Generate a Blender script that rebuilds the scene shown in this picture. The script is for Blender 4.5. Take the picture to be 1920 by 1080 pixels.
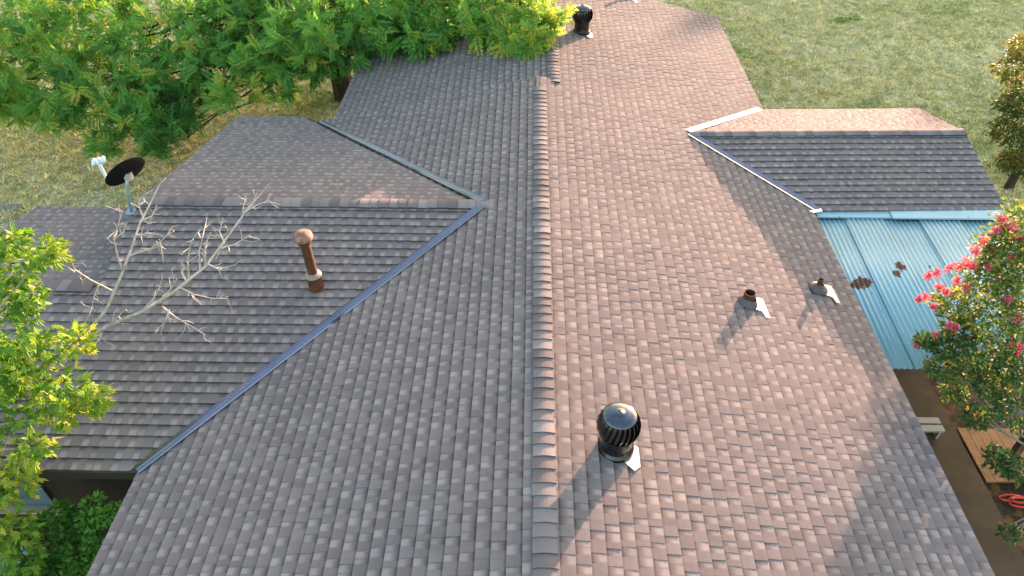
import bpy, bmesh, math, random
import numpy as np
from mathutils import Matrix, Vector

for o in list(bpy.data.objects): bpy.data.objects.remove(o)
SC = bpy.context.scene
COL = SC.collection
rnd = random.Random(7)
rng = np.random.default_rng(11)

# ------------------------------------------------------------------ camera
ZR = 3.5                                   # height of the main ridge above the ground
F, TH, PS, RO, CH, CX0 = 1346.37, 0.7265, 0.0282, 0.0071, 5.856, 0.1852
fw = np.array([-math.sin(PS)*math.cos(TH), math.cos(PS)*math.cos(TH), -math.sin(TH)])
rt = np.array([math.cos(PS), math.sin(PS), 0.0]); dn = np.cross(fw, rt)
rt, dn = math.cos(RO)*rt + math.sin(RO)*dn, -math.sin(RO)*rt + math.cos(RO)*dn
CP = np.array([-CX0, 0.0, CH + ZR])
cam = bpy.data.cameras.new('camera'); cam_o = bpy.data.objects.new('camera', cam); COL.objects.link(cam_o)
cam.sensor_width = 36.0; cam.lens = F/1920*36.0; cam.clip_start = 0.1; cam.clip_end = 3000
m = Matrix.Identity(4)
for i in range(3):
    m[i][0] = rt[i]; m[i][1] = -dn[i]; m[i][2] = -fw[i]; m[i][3] = CP[i]
cam_o.matrix_world = m
SC.camera = cam_o
SC.render.engine = 'CYCLES'
SC.render.resolution_x = 1024; SC.render.resolution_y = 576

# ------------------------------------------------------------------ light
SUN_EL, SUN_AZ = math.radians(2.95), math.radians(31.5)      # azimuth from +Y towards +X
world = bpy.data.worlds.new('World'); SC.world = world; world.use_nodes = True
wn = world.node_tree.nodes; wl = world.node_tree.links; wn.clear()
sky = wn.new('ShaderNodeTexSky'); sky.sky_type = 'NISHITA'; sky.sun_disc = False
sky.sun_elevation = SUN_EL; sky.sun_rotation = SUN_AZ; sky.altitude = 100; sky.air_density = 1.0; sky.dust_density = 2.5; sky.ozone_density = 1.0
bg = wn.new('ShaderNodeBackground'); bg.inputs['Strength'].default_value = 0.15
wo = wn.new('ShaderNodeOutputWorld')
wl.new(sky.outputs[0], bg.inputs['Color']); wl.new(bg.outputs[0], wo.inputs['Surface'])
sun = bpy.data.lights.new('sun', 'SUN'); sun.energy = 2.4; sun.angle = math.radians(0.6); sun.color = (1.0, 0.62, 0.45)
sun_o = bpy.data.objects.new('sun', sun); COL.objects.link(sun_o)
sdir = Vector((math.sin(SUN_AZ)*math.cos(SUN_EL), math.cos(SUN_AZ)*math.cos(SUN_EL), math.sin(SUN_EL)))
sun_o.rotation_euler = sdir.to_track_quat('Z', 'Y').to_euler(); sun_o.location = (10, 20, 30)
SC.view_settings.view_transform = 'Standard'; SC.view_settings.look = 'None'
SC.view_settings.exposure = 3.5; SC.view_settings.gamma = 1.0; SC.view_settings.use_curve_mapping = False

# ------------------------------------------------------------------ helpers
def at(px, py, Y):
    """world point on the ray of a photo pixel at distance Y ahead"""
    d = fw + rt*(px-960)/F + dn*(py-540)/F
    return CP + d*((Y-CP[1])/d[1])
def atz(px, py, z):
    d = fw + rt*(px-960)/F + dn*(py-540)/F
    return CP + d*((z-CP[2])/d[2])
def project(P):
    d = np.asarray(P, float)-CP; w = d@fw
    return 960+F*(d@rt)/w, 540+F*(d@dn)/w, w

def tag(o, label=None, cat=None, group=None, kind=None):
    if label: o['label'] = label
    if cat: o['category'] = cat
    if group: o['group'] = group
    if kind: o['kind'] = kind
    return o
def empty(name, loc=(0, 0, 0), parent=None):
    o = bpy.data.objects.new(name, None); COL.objects.link(o); o.location = loc; o.empty_display_size = .2
    if parent: o.parent = parent
    return o
def link(name, me, mat=None, parent=None, loc=None, smooth=False):
    if mat is not None and len(me.materials) == 0: me.materials.append(mat)
    if smooth:
        me.polygons.foreach_set('use_smooth', [True]*len(me.polygons))
    o = bpy.data.objects.new(name, me); COL.objects.link(o)
    if parent is not None:
        o.parent = parent
        o.matrix_parent_inverse = Matrix.Translation(parent_loc(parent)).inverted()
    if loc is not None: o.location = loc
    return o
def parent_loc(p):
    v = Vector(p.location)
    if p.parent is not None and p.type == 'EMPTY': pass
    return v
class MB:
    """collects shapes in world coordinates into ONE mesh"""
    def __init__(s): s.v = []; s.f = []; s.att = {}
    def add(s, V, Fc):
        b = len(s.v); s.v.extend([tuple(map(float, x)) for x in V]); s.f.extend([tuple(i+b for i in q) for q in Fc])
    def box(s, lo, hi, M=None):
        x0, y0, z0 = lo; x1, y1, z1 = hi
        V = [(x0,y0,z0),(x1,y0,z0),(x1,y1,z0),(x0,y1,z0),(x0,y0,z1),(x1,y0,z1),(x1,y1,z1),(x0,y1,z1)]
        if M is not None: V = [tuple(M @ Vector(v)) for v in V]
        s.add(V, [(0,3,2,1),(4,5,6,7),(0,1,5,4),(1,2,6,5),(2,3,7,6),(3,0,4,7)])
    def tube(s, pts, rad, n=7, cap=True):
        pts = [Vector(p) for p in pts]; rings = []
        if not hasattr(rad, '__len__'): rad = [rad]*len(pts)
        pr = None
        for i, p in enumerate(pts):
            d = (pts[min(i+1, len(pts)-1)] - pts[max(i-1, 0)])
            if d.length < 1e-9: d = Vector((0,0,1))
            d.normalize()
            a = pr if pr is not None else (Vector((1,0,0)) if abs(d.x) < .9 else Vector((0,1,0)))
            a = (a - d*a.dot(d)).normalized(); pr = a; b = d.cross(a)
            rings.append([p + (a*math.cos(2*math.pi*k/n)+b*math.sin(2*math.pi*k/n))*rad[i] for k in range(n)])
        V = [v for r in rings for v in r]; Fc = []
        for i in range(len(pts)-1):
            for k in range(n):
                Fc.append((i*n+k, i*n+(k+1) % n, (i+1)*n+(k+1) % n, (i+1)*n+k))
        if cap: Fc.append(tuple(range(n))[::-1]); Fc.append(tuple((len(pts)-1)*n+k for k in range(n)))
        s.add(V, Fc)
    def lathe(s, c, prof, n=24, M=None, closed=False):
        """prof: list of (r,z) about the vertical through c"""
        V = []; Fc = []
        for r, z in prof:
            for k in range(n):
                a = 2*math.pi*k/n; V.append(Vector((r*math.cos(a), r*math.sin(a), z)))
        for i in range(len(prof)-1):
            for k in range(n):
                Fc.append((i*n+k, i*n+(k+1) % n, (i+1)*n+(k+1) % n, (i+1)*n+k))
        if M is not None: V = [M @ v for v in V]
        V = [v+Vector(c) for v in V]
        s.add(V, Fc)
    def sheet(s, P, thick, nrm):
        """polygon P extruded down along -nrm"""
        n = len(P); nrm = Vector(nrm)
        V = [Vector(p) for p in P]+[Vector(p)-nrm*thick for p in P]
        Fc = [tuple(range(n)), tuple(range(n, 2*n))[::-1]]+[(i, i+n, (i+1) % n+n, (i+1) % n) for i in range(n)]
        s.add(V, Fc)
    def mesh(s, name):
        me = bpy.data.meshes.new(name); me.from_pydata(s.v, [], s.f); me.update(); return me
    def build(s, name, mat, parent=None, smooth=False):
        return link(name, s.mesh(name), mat, parent, smooth=smooth)

# ------------------------------------------------------------------ materials
class NT:
    def __init__(s, name):
        s.m = bpy.data.materials.new(name); s.m.use_nodes = True
        s.t = s.m.node_tree; s.t.nodes.clear()
        s.out = s.t.nodes.new('ShaderNodeOutputMaterial'); s.b = s.t.nodes.new('ShaderNodeBsdfPrincipled')
        s.t.links.new(s.b.outputs[0], s.out.inputs['Surface'])
    def n(s, typ, **kw):
        o = s.t.nodes.new(typ)
        for k, v in kw.items():
            if k.startswith('i_'):
                o.inputs[k[2:].replace('_', ' ')].default_value = v
            else: setattr(o, k, v)
        return o
    def l(s, a, b): s.t.links.new(a, b)
    def val(s, x, sock):
        if isinstance(x, (int, float)): sock.default_value = x
        elif isinstance(x, (tuple, list)): sock.default_value = tuple(x) if len(x) == 4 or len(sock.default_value) == 3 else (*x, 1)
        else: s.l(x, sock)
    def math(s, op, a, b=0.0, c=None, clamp=False):
        o = s.n('ShaderNodeMath', operation=op, use_clamp=clamp); s.val(a, o.inputs[0]); s.val(b, o.inputs[1])
        if c is not None: s.val(c, o.inputs[2])
        return o.outputs[0]
    def mix(s, f, a, b, mode='MIX'):
        o = s.n('ShaderNodeMix', data_type='RGBA', blend_type=mode); s.val(f, o.inputs[0]); s.val(a, o.inputs[6]); s.val(b, o.inputs[7]); return o.outputs[2]
    def noise(s, scale, detail=3, rough=.55, vec=None, dist=0):
        o = s.n('ShaderNodeTexNoise'); o.inputs['Scale'].default_value = scale; o.inputs['Detail'].default_value = detail; o.inputs['Roughness'].default_value = rough; o.inputs['Distortion'].default_value = dist
        if vec is not None: s.l(vec, o.inputs['Vector'])
        return o.outputs['Fac']
    def ramp(s, fac, stops, interp='LINEAR'):
        o = s.n('ShaderNodeValToRGB'); r = o.color_ramp; r.interpolation = interp
        while len(r.elements) < len(stops): r.elements.new(.5)
        for e, (p, c) in zip(r.elements, stops):
            e.position = p; e.color = (*c, 1) if len(c) == 3 else c
        s.l(fac, o.inputs[0]); return o.outputs[0]
    def mapr(s, x, a, b, c=0.0, d=1.0, smooth=False):
        o = s.n('ShaderNodeMapRange'); o.clamp = True
        if smooth: o.interpolation_type = 'SMOOTHSTEP'
        s.val(x, o.inputs[0])
        for i, v in enumerate((a, b, c, d)): o.inputs[i+1].default_value = v
        return o.outputs[0]
    def pos(s): return s.n('ShaderNodeNewGeometry').outputs['Position']
    def obj(s): return s.n('ShaderNodeTexCoord').outputs['Object']
    def att(s, name): return s.n('ShaderNodeAttribute', attribute_name=name).outputs['Fac']
    def bump(s, h, strength=.3, dist=.01):
        o = s.n('ShaderNodeBump'); o.inputs['Strength'].default_value = strength; o.inputs['Distance'].default_value = dist
        s.l(h, o.inputs['Height']); s.l(o.outputs[0], s.b.inputs['Normal'])
    def set(s, color=None, rough=None, metal=None, spec=None):
        if color is not None: s.val(color, s.b.inputs['Base Color'])
        if rough is not None: s.val(rough, s.b.inputs['Roughness'])
        if metal is not None: s.val(metal, s.b.inputs['Metallic'])
        if spec is not None: s.val(spec, s.b.inputs['Specular IOR Level'])
        return s.m

def simple(name, col, rough=.7, metal=0, var=.25, scale=8, bump=0.0, spec=.4, dirt=None):
    t = NT(name); p = t.pos()
    n = t.noise(scale, 4, .6, p)
    c = t.mix(t.mapr(n, .3, .7), tuple(x*(1-var) for x in col), tuple(min(1, x*(1+var)) for x in col))
    if dirt: c = t.mix(t.mapr(t.noise(scale*.45, 5, .65, p), .5, .68), c, dirt)
    if bump: t.bump(t.noise(scale*6, 3, .6, p), bump, .01)
    return t.set(c, rough, metal, spec)

def m_shingle(name='asphalt_shingle'):
    t = NT(name); p = t.pos()
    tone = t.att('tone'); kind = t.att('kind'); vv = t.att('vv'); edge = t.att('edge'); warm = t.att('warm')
    gran = t.noise(330, 2, .7, p)
    cl = t.noise(24, 3, .6, p)
    big = t.noise(.55, 4, .6, p)
    jit = t.math('ADD', vv, t.math('MULTIPLY', t.math('SUBTRACT', cl, .5), .30))
    uu = t.att('uu'); ctr = t.mapr(t.math('ABSOLUTE', t.math('SUBTRACT', uu, .5)), .27, .5, 1, 0, True)
    tooth = t.ramp(tone, [(0, (.160, .135, .135)), (.35, (.174, .148, .147)), (.7, (.188, .160, .159)), (1, (.206, .177, .175))])
    light = t.ramp(tone, [(0, (.238, .203, .195)), (1, (.312, .269, .258))])
    dark = t.ramp(tone, [(0, (.112, .093, .096)), (1, (.138, .115, .117))])
    gap = t.mix(t.mapr(jit, .05, .50, 0, 1, True), dark, tooth)
    gap = t.mix(t.math('MULTIPLY', t.mapr(jit, .34, .74, 0, 1, True), t.mapr(ctr, 0, 1, .25, 1)), gap, light)
    tooth = t.mix(t.mapr(jit, .45, 1.0, 0, .22, True), tooth, light)
    c = t.mix(kind, tooth, gap)
    c = t.mix(t.mapr(warm, 0, 1, 0, .30), c, (.25, .18, .155))
    c = t.mix(t.math('MULTIPLY', t.mapr(vv, .02, .27, 1, 0, True), t.mapr(kind, 0, 1, .42, .78)), c, (.050, .043, .045))  # contact shade under the course above, painted in with the printed shadow line
    c = t.mix(t.att('cap'), c, t.ramp(tone, [(0, (.128, .113, .117)), (.5, (.178, .159, .163)), (1, (.245, .220, .222))]))
    stv = t.n('ShaderNodeMapping'); stv.inputs['Scale'].default_value = (.55, 3.2, 1); t.l(p, stv.inputs[0])
    c = t.mix(.6, c, t.ramp(t.noise(1.6, 5, .65, stv.outputs[0]), [(.32, (.86, .85, .86)), (.68, (1.10, 1.09, 1.08))]), 'MULTIPLY')
    c = t.mix(.75, c, t.ramp(big, [(.3, (.86, .86, .88)), (.7, (1.12, 1.09, 1.06))]), 'MULTIPLY')
    c = t.mix(.55, c, t.ramp(gran, [(.3, (.72, .72, .72)), (.7, (1.3, 1.3, 1.3))]), 'MULTIPLY')
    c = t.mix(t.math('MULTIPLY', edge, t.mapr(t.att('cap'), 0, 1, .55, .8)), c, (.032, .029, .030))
    t.bump(gran, .25, .004)
    return t.set(c, .93, 0, .25)

def m_leaf(name, stops, trans=.45, rough=.55):
    t = NT(name); tone = t.att('tone')
    c = t.ramp(tone, stops)
    t.set(c, rough, 0, .3)
    tr = t.n('ShaderNodeBsdfTranslucent')
    t.l(t.mix(.5, c, t.mix(1.0, c, (1.25, 1.3, .55), 'MULTIPLY')), tr.inputs['Color'])
    mx = t.n('ShaderNodeMixShader'); mx.inputs[0].default_value = trans
    t.l(t.b.outputs[0], mx.inputs[1]); t.l(tr.outputs[0], mx.inputs[2]); t.l(mx.outputs[0], t.out.inputs['Surface'])
    return t.m

def lawn_color(t, p):
    a = t.noise(.22, 4, .6, p, .6); b = t.noise(.9, 5, .65, p, .5); st = t.n('ShaderNodeMapping'); st.inputs['Scale'].default_value = (.5, 1.6, 1); st.inputs['Rotation'].default_value = (0, 0, .25); t.l(p, st.inputs[0])
    c = t.noise(2.6, 5, .7, st.outputs[0], .6)
    f = t.math('ADD', t.math('MULTIPLY', a, .55), t.math('ADD', t.math('MULTIPLY', b, .35), t.math('MULTIPLY', c, .36)))
    sx = t.n('ShaderNodeSeparateXYZ'); t.l(p, sx.inputs[0])
    f = t.math('ADD', f, t.mapr(sx.outputs[0], -6, -11, 0, .06, True))
    return t.ramp(f, [(.43, (.30, .37, .115)), (.52, (.52, .52, .225)), (.62, (.70, .64, .35)), (.76, (.78, .72, .48))])
def m_lawn():
    t = NT('lawn_soil'); p = t.pos(); col = lawn_color(t, p)
    fine = t.noise(15, 5, .75, p)
    col = t.mix(t.mapr(fine, .38, .60), t.mix(1, col, (.44, .43, .34), 'MULTIPLY'), col)
    t.bump(fine, .8, .05)
    return t.set(col, .95, 0, .1)
def m_grass():
    t = NT('grass_blades'); p = t.pos(); col = lawn_color(t, p); tone = t.att('tone')
    col = t.mix(1, col, t.ramp(tone, [(0, (.45, .52, .40)), (.5, (.95, .97, .92)), (1, (1.65, 1.5, 1.3))]), 'MULTIPLY')
    return t.set(col, .8, 0, .2)

M = {}
M['shingle'] = m_shingle()
M['deck'] = simple('roof_underlay', (.06, .055, .052), .95)
M['wall'] = simple('dark_siding', (.030, .020, .014), .85, var=.3, scale=3)
M['fascia'] = simple('fascia_paint', (.028, .023, .020), .7)
M['soffit'] = simple('soffit_board', (.16, .13, .10), .8)
def m_valley():
    t = NT('valley_metal'); p = t.pos()
    n = t.noise(6, 4, .6, p)
    return t.set(t.mix(n, (.17, .17, .25), (.26, .26, .34)), t.mapr(n, .3, .7, .13, .26), .9)
M['valley'] = m_valley()
M['galv'] = simple('galvanised_metal', (.80, .80, .80), .38, .9, var=.08, scale=14)
M['whitemetal'] = simple('pale_flashing', (.60, .60, .59), .5, .3, var=.15, scale=14, dirt=(.42, .40, .38))
M['black'] = simple('black_painted_metal', (.014, .015, .018), .16, .35, var=.3, scale=10, spec=.7)
M['capgloss'] = simple('glossy_dark_metal', (.11, .12, .145), .15, .9, var=.2, scale=20)
M['blackmatt'] = simple('black_matt', (.012, .012, .013), .6)
def m_rust(name, base, rustc, lo=.45, hi=.6, metal=.0, rough=.7):
    t = NT(name); p = t.pos(); n = t.noise(9, 6, .7, p)
    c = t.mix(t.mapr(n, lo, hi), base, rustc)
    c = t.mix(.5, c, t.ramp(t.noise(60, 4, .7, p), [(.3, (.6, .6, .6)), (.7, (1.3, 1.3, 1.3))]), 'MULTIPLY')
    t.bump(n, .2, .01); return t.set(c, rough, metal, .3)
M['rust'] = m_rust('rusty_pipe', (.070, .028, .017), (.115, .045, .022))
M['rustcap'] = m_rust('rusted_cap', (.30, .20, .175), (.20, .07, .028), .42, .56)
M['collar'] = simple('pale_collar', (.29, .22, .19), .5, .2, var=.2, scale=25)
M['lead'] = simple('lead_boot', (.115, .095, .098), .55, .3, var=.3, scale=30)
M['darkpipe'] = m_rust('dark_pipe', (.06, .03, .022), (.12, .05, .03))
M['dishback'] = simple('dish_back', (.007, .0075, .009), .75, spec=.15)
M['mast'] = simple('pale_blue_mast', (.30, .42, .47), .4, .5, var=.2, scale=20)
M['lnb'] = simple('feed_plastic', (.62, .70, .74), .4)
def m_bluetin(spots):
    t = NT('blue_painted_tin'); p = t.pos()
    n = t.noise(5, 5, .65, p)
    base = t.mix(t.mapr(t.noise(1.3, 4, .6, p), .3, .7), (.21, .395, .47), (.27, .465, .54))
    st = t.n('ShaderNodeMapping'); st.inputs['Scale'].default_value = (14, .8, 1); t.l(p, st.inputs[0])
    base = t.mix(t.mapr(t.noise(1.5, 4, .6, st.outputs[0]), .52, .75, 0, .5), base, (.32, .47, .52))
    mask = None
    for x, y, rx, ry in spots:
        sub = t.n('ShaderNodeVectorMath', operation='SUBTRACT'); t.l(p, sub.inputs[0]); sub.inputs[1].default_value = (x, y, 0)
        mul = t.n('ShaderNodeVectorMath', operation='MULTIPLY'); t.l(sub.outputs[0], mul.inputs[0]); mul.inputs[1].default_value = (1/rx, 1/ry, 0)
        ln = t.n('ShaderNodeVectorMath', operation='LENGTH'); t.l(mul.outputs[0], ln.inputs[0])
        d = t.math('ADD', ln.outputs['Value'], t.math('MULTIPLY', t.math('SUBTRACT', t.noise(16, 5, .7, p), .5), 2.6))
        k = t.mapr(d, .9, 1.0, 1, 0)
        mask = k if mask is None else t.math('MAXIMUM', mask, k)
    mp = t.n('ShaderNodeMapping'); mp.inputs['Scale'].default_value = (15, 8, 1); t.l(p, mp.inputs[0])
    speck = t.mapr(t.noise(1.0, 2, .5, mp.outputs[0]), .735, .75)
    mask = t.math('MAXIMUM', mask, speck)
    c = t.mix(mask, base, t.mix(t.noise(30, 4, .6, p), (.07, .03, .02), (.16, .07, .04)))
    return t.set(c, t.mix(mask, (.42,)*3, (.9,)*3), .1, .5)
M['concrete'] = simple('patio_concrete', (.105, .073, .043), .9, var=.25, scale=2.2, bump=.2, dirt=(.07, .048, .029))
M['plank'] = simple('orange_wood', (.40, .20, .085), .7, var=.35, scale=5, bump=.2)
M['post'] = simple('weathered_timber', (.13, .085, .055), .85, var=.3, scale=6)
M['mulch'] = simple('mulch_soil', (.075, .042, .024), .95, var=.5, scale=9, bump=.8, dirt=(.30, .15, .05))
M['bark'] = simple('dark_bark', (.045, .036, .028), .95, var=.4, scale=12, bump=.6)
M['greybark'] = simple('pale_smooth_bark', (.26, .235, .21), .85, var=.25, scale=14, bump=.2)
M['deadwood'] = simple('dead_grey_wood', (.46, .42, .39), .9, var=.3, scale=10, bump=.3)
M['white'] = simple('white_plastic', (.42, .41, .38), .5, var=.08)
M['red'] = simple('red_hose', (.62, .05, .03), .4)
M['palehose'] = simple('pale_hose', (.55, .52, .46), .5)
M['glass'] = simple('window_glass', (.10, .16, .19), .08, 0, var=.1, spec=.8)
M['frame'] = simple('window_frame', (.13, .17, .19), .5)
M['tan'] = simple('tan_board', (.40, .33, .22), .8)
M['palebox'] = simple('pale_blue_plastic', (.36, .52, .62), .45)
M['stone'] = simple('pale_stone', (.24, .23, .21), .9, bump=.4)
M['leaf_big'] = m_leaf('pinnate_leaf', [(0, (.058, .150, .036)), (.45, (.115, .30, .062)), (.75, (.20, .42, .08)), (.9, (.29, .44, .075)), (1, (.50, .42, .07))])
M['leaf_front'] = m_leaf('lobed_leaf', [(0, (.045, .14, .02)), (.45, (.12, .27, .03)), (.75, (.24, .36, .04)), (1, (.46, .44, .06))])
M['leaf_shrub'] = m_leaf('shrub_leaf', [(0, (.05, .13, .025)), (.5, (.11, .28, .045)), (1, (.22, .42, .06))])
M['leaf_myrtle'] = m_leaf('myrtle_leaf', [(0, (.040, .095, .040)), (.5, (.085, .17, .050)), (.8, (.19, .25, .05)), (1, (.46, .36, .06))])
M['leaf_gold'] = m_leaf('golden_leaf', [(0, (.04, .085, .022)), (.45, (.075, .125, .027)), (.8, (.15, .15, .03)), (1, (.34, .23, .04))])
M['pink'] = m_leaf('pink_petal', [(0, (.52, .06, .15)), (.6, (.68, .14, .24)), (1, (.72, .30, .32))], .4)

# ------------------------------------------------------------------ setting: ground
def quad_sheet(name, pts, mat, z):
    b = MB(); b.add([(x, y, z) for x, y in pts], [tuple(range(len(pts)))]); return b.build(name, mat)
g = quad_sheet('ground', [(-900, -900), (900, -900), (900, 900), (-900, 900)], m_lawn(), 0.0); tag(g, kind='structure')
g = quad_sheet('planting_bed', [(6.6, -1.5), (10.2, -1.5), (10.6, 5), (9.9, 8.6), (6.6, 8.9)], M['mulch'], .006); tag(g, kind='structure')
g = quad_sheet('side_bed', [(-9.0, 1.0), (-4.0, 1.0), (-4.0, 5.05), (-9.0, 5.05)], M['mulch'], .006); tag(g, kind='structure')
b = MB(); b.box((3.9, -3, -.1), (6.62, 9.3, .09)); g = b.build('patio', M['concrete']); tag(g, kind='structure')

# ------------------------------------------------------------------ the house
T = .2232; E_ = .143
cpm = 1/math.sqrt(1+T*T)
XL, XRt = -4.523, 4.447
YN, YS, YF = -1.2, 12.45, 18.0          # near end, section joint, far end
XR2, ZR2 = .26, -.058                   # ridge of the far section
XL2 = XR2-(1.009+ZR2)/T
YW, ZW, WT, XWA, XWG = 8.624, -.183, .203, -.82, -5.93
WRUN = 4.07; YWN, YWF = YW-WRUN, YW+WRUN
XE, YE, ZE = -8.32, 7.08, -.496          # lower extension
YEF = 9.61
house = empty('house', (0, 8, 0)); house.location = (0, 0, 0)
tag(house, 'long low house under brown-grey shingle roof with two side wings', 'house')

# right wing frame
RA = np.array([2.644, 11.447, -.59]); RU = np.array([1, .0255, 0.]); RU /= np.linalg.norm(RU)
RLEN = 4.92; RTN, RTF = .235, .245; RRN, RRF = 1.80, 1.58

# ---- roof decks (the solid roof under the shingles)
def wz(p): return (p[0], p[1], p[2]+ZR)
roof_b = MB()
def deck(P, th=.05):
    P = [Vector(wz(p)) for p in P]; n = (P[1]-P[0]).cross(P[2]-P[0]).normalized()
    if n.z < 0: P = P[::-1]; n = -n
    roof_b.sheet([p-n*.006 for p in P], th, n)
deck([(0, YN, 0), (XL, YN, XL*T), (XL, YWN+.0, XL*T), (XWA, YW, XWA*T), (XL, YWF, XL*T), (XL, YS, XL*T), (0, YS, 0)] if False else [(0, YN, 0), (XL, YN, XL*T), (XL, YS, XL*T), (0, YS, 0)])
deck([(0, YN, 0), (0, YS, 0), (XRt, YS, -XRt*T), (XRt, YN, -XRt*T)])
deck([(XR2, YS+.002, ZR2), (XR2, YF, ZR2), (XRt, YF, -XRt*T), (XRt, YS+.002, -XRt*T)])
deck([(XR2, YS+.002, ZR2), (XL2, YS+.002, -1.009), (XL2, YF, -1.009), (XR2, YF, ZR2)])
zwe = ZW-WT*WRUN
deck([(XWA, YW, ZW), (XWG, YW, ZW), (XWG, YWN, zwe), (XL, YWN, zwe)])
deck([(XWA, YW, ZW), (XL, YWF, zwe), (XWG, YWF, zwe), (XWG, YW, ZW)])
deck([(XWG-.002, YE, ZE), (XE, YE, ZE), (XE, YWN, zwe), (XWG-.002, YWN, zwe)])
deck([(XWG-.002, YE, ZE), (XWG-.002, YEF, ZE-(YEF-YE)*WT), (XE, YEF, ZE-(YEF-YE)*WT), (XE, YE, ZE)])
def rw(u, s, near=True):
    """point of the right wing: u along its ridge, s horizontal distance from the ridge"""
    t = RTN if near else RTF
    nrm = np.array([RU[1], -RU[0], 0.]) if near else np.array([-RU[1], RU[0], 0.])
    P = RA+RU*u+nrm*s; P[2] = RA[2]-t*s; return P
def rvalley(near=True):
    t, run = (RTN, RRN) if near else (RTF, RRF)
    # where plane meets main right slope at the eave run
    lo, hi = 0., 4.
    for _ in range(40):
        mid = (lo+hi)/2; P = rw(mid, run, near)
        if P[2] > -T*P[0]: hi = mid
        else: lo = mid
    return lo
UVN, UVF = rvalley(True), rvalley(False)
deck([rw(0, 0), rw(UVN, RRN), rw(RLEN, RRN), rw(RLEN, 0)])
deck([rw(0, 0, False), rw(RLEN, 0, False), rw(RLEN, RRF, False), rw(UVF, RRF, False)])
roof = roof_b.build('roof', M['deck'], house)

# ---- walls
wallmesh = MB(); ze = ZR-1.10
def wallrun(p0, p1, z1a, z1b=None, th=.14):
    z1b = z1a if z1b is None else z1b
    p0 = Vector((*p0, 0)); p1 = Vector((*p1, 0)); d = (p1-p0).normalized(); n = Vector((-d.y, d.x, 0))*th
    V = [p0, p1, p1+n, p0+n]; V = V+[Vector((v.x, v.y, z1a if i in (0, 3) else z1b)) for i, v in enumerate(V)]
    wallmesh.add(V, [(0,3,2,1),(4,5,6,7),(0,1,5,4),(1,2,6,5),(2,3,7,6),(3,0,4,7)])
wallrun((-4.05, YN+.4), (-4.05, 5.0), ze); wallrun((4.0, 17.6), (4.0, YN+.4), ze+.0)
wallrun((-7.9, 5.0), (-4.05, 5.0), ze+.02); wallrun((-7.9, 9.2), (-7.9, 5.0), ze)
wallrun((-3.6, 17.6), (-3.6, 12.3), ze); wallrun((-5.6, 12.3), (-3.6, 12.3), ze); wallrun((-5.6, 9.2), (-5.6, 12.3), ze+.2)
wallrun((-3.6, 17.6), (.26, 17.6), ze+.05, ZR-.2); wallrun((.26, 17.6), (4.0, 17.6), ZR-.2, ze+.05)
wallrun((-4.05, YN+.4), (0, YN+.4), ze+.02, ZR-.12); wallrun((0, YN+.4), (4.0, YN+.4), ZR-.12, ze+.02)
wallrun((7.2, 10.1), (7.2, 11.56), ze, ZR-.72); wallrun((7.2, 11.56), (7.2, 12.9), ZR-.72, ze); wallrun((4.1, 10.15), (7.2, 10.15), ze-.02); wallrun((7.2, 12.85), (4.1, 12.85), ze-.02)
walls = wallmesh.build('wall', M['wall'], house)
# lap siding boards on the wing wall that shows under the near eave
for k in range(14):
    b = MB(); z0 = .12+k*.165
    b.add([(-7.92, 4.995, z0), (-4.06, 4.995, z0), (-4.06, 4.972, z0), (-7.92, 4.972, z0), (-7.92, 4.995, z0+.16), (-4.06, 4.995, z0+.16), (-4.06, 4.988, z0+.16), (-7.92, 4.988, z0+.16)],
          [(0,1,2,3),(4,7,6,5),(3,2,6,7),(0,4,5,1),(0,3,7,4),(1,5,6,2)])
    b.build('siding_board', M['wall'], walls)
# window of the wing wall
w0 = at(44, 905, 4.96); w1 = at(96, 966, 4.96)
win = MB(); wx0, wx1, wz0, wz1 = -6.95, -6.30, 1.10, 1.95
for a in ((wx0-.05, wx0, wz0-.05, wz1+.05), (wx1, wx1+.05, wz0-.05, wz1+.05), (wx0, wx1, wz1, wz1+.05), (wx0, wx1, wz0-.05, wz0)):
    win.box((a[0], 4.93, a[2]), (a[1], 4.985, a[3]))
wf = win.build('window', M['frame'], house)
b = MB(); b.box((wx0, 4.955, wz0), (wx1, 4.967, wz1)); b.build('pane', M['glass'], wf)
b = MB(); b.box((wx0-.08, 4.86, wz0-.09), (wx1+.08, 4.93, wz0-.052)); b.build('sill', M['tan'], wf)

# ---- fascia boards
def board(p0, p1, h, th, mat, name, parent, off=(0, 0, 0)):
    p0 = Vector(wz(p0))+Vector(off); p1 = Vector(wz(p1))+Vector(off); d = (p1-p0).normalized(); n = Vector((-d.y, d.x, 0)).normalized()*th
    b = MB(); V = [p0, p1, p1+n, p0+n]; V = [v-Vector((0, 0, h)) for v in V]+V
    b.add(V, [(0,3,2,1),(4,5,6,7),(0,1,5,4),(1,2,6,5),(2,3,7,6),(3,0,4,7)]); return b.build(name, mat, parent)
zo = (0, 0, -.062)
board((XL+.03, YWN+.03, XL*T), (XL+.03, YN, XL*T), .15, .025, M['fascia'], 'fascia', house, zo)
board((XRt-.03, YN, -XRt*T), (XRt-.03, 9.6, -XRt*T), .15, .025, M['fascia'], 'fascia', house, zo)
board((XRt-.03, 13.1, -XRt*T), (XRt-.03, YF, -XRt*T), .15, .025, M['fascia'], 'fascia', house, zo)
board((XL+.03, YWN+.03, zwe), (XE, YWN+.03, zwe), .15, -.025, M['fascia'], 'fascia', house, zo)
board((XWG, YWF-.03, zwe), (XL2, YWF-.03, zwe), .15, -.025, M['fascia'], 'fascia', house, zo)
board((XL2+.03, YF, -1.009), (XL2+.03, YWF, -1.009), .15, .025, M['fascia'], 'fascia', house, zo)
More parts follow.
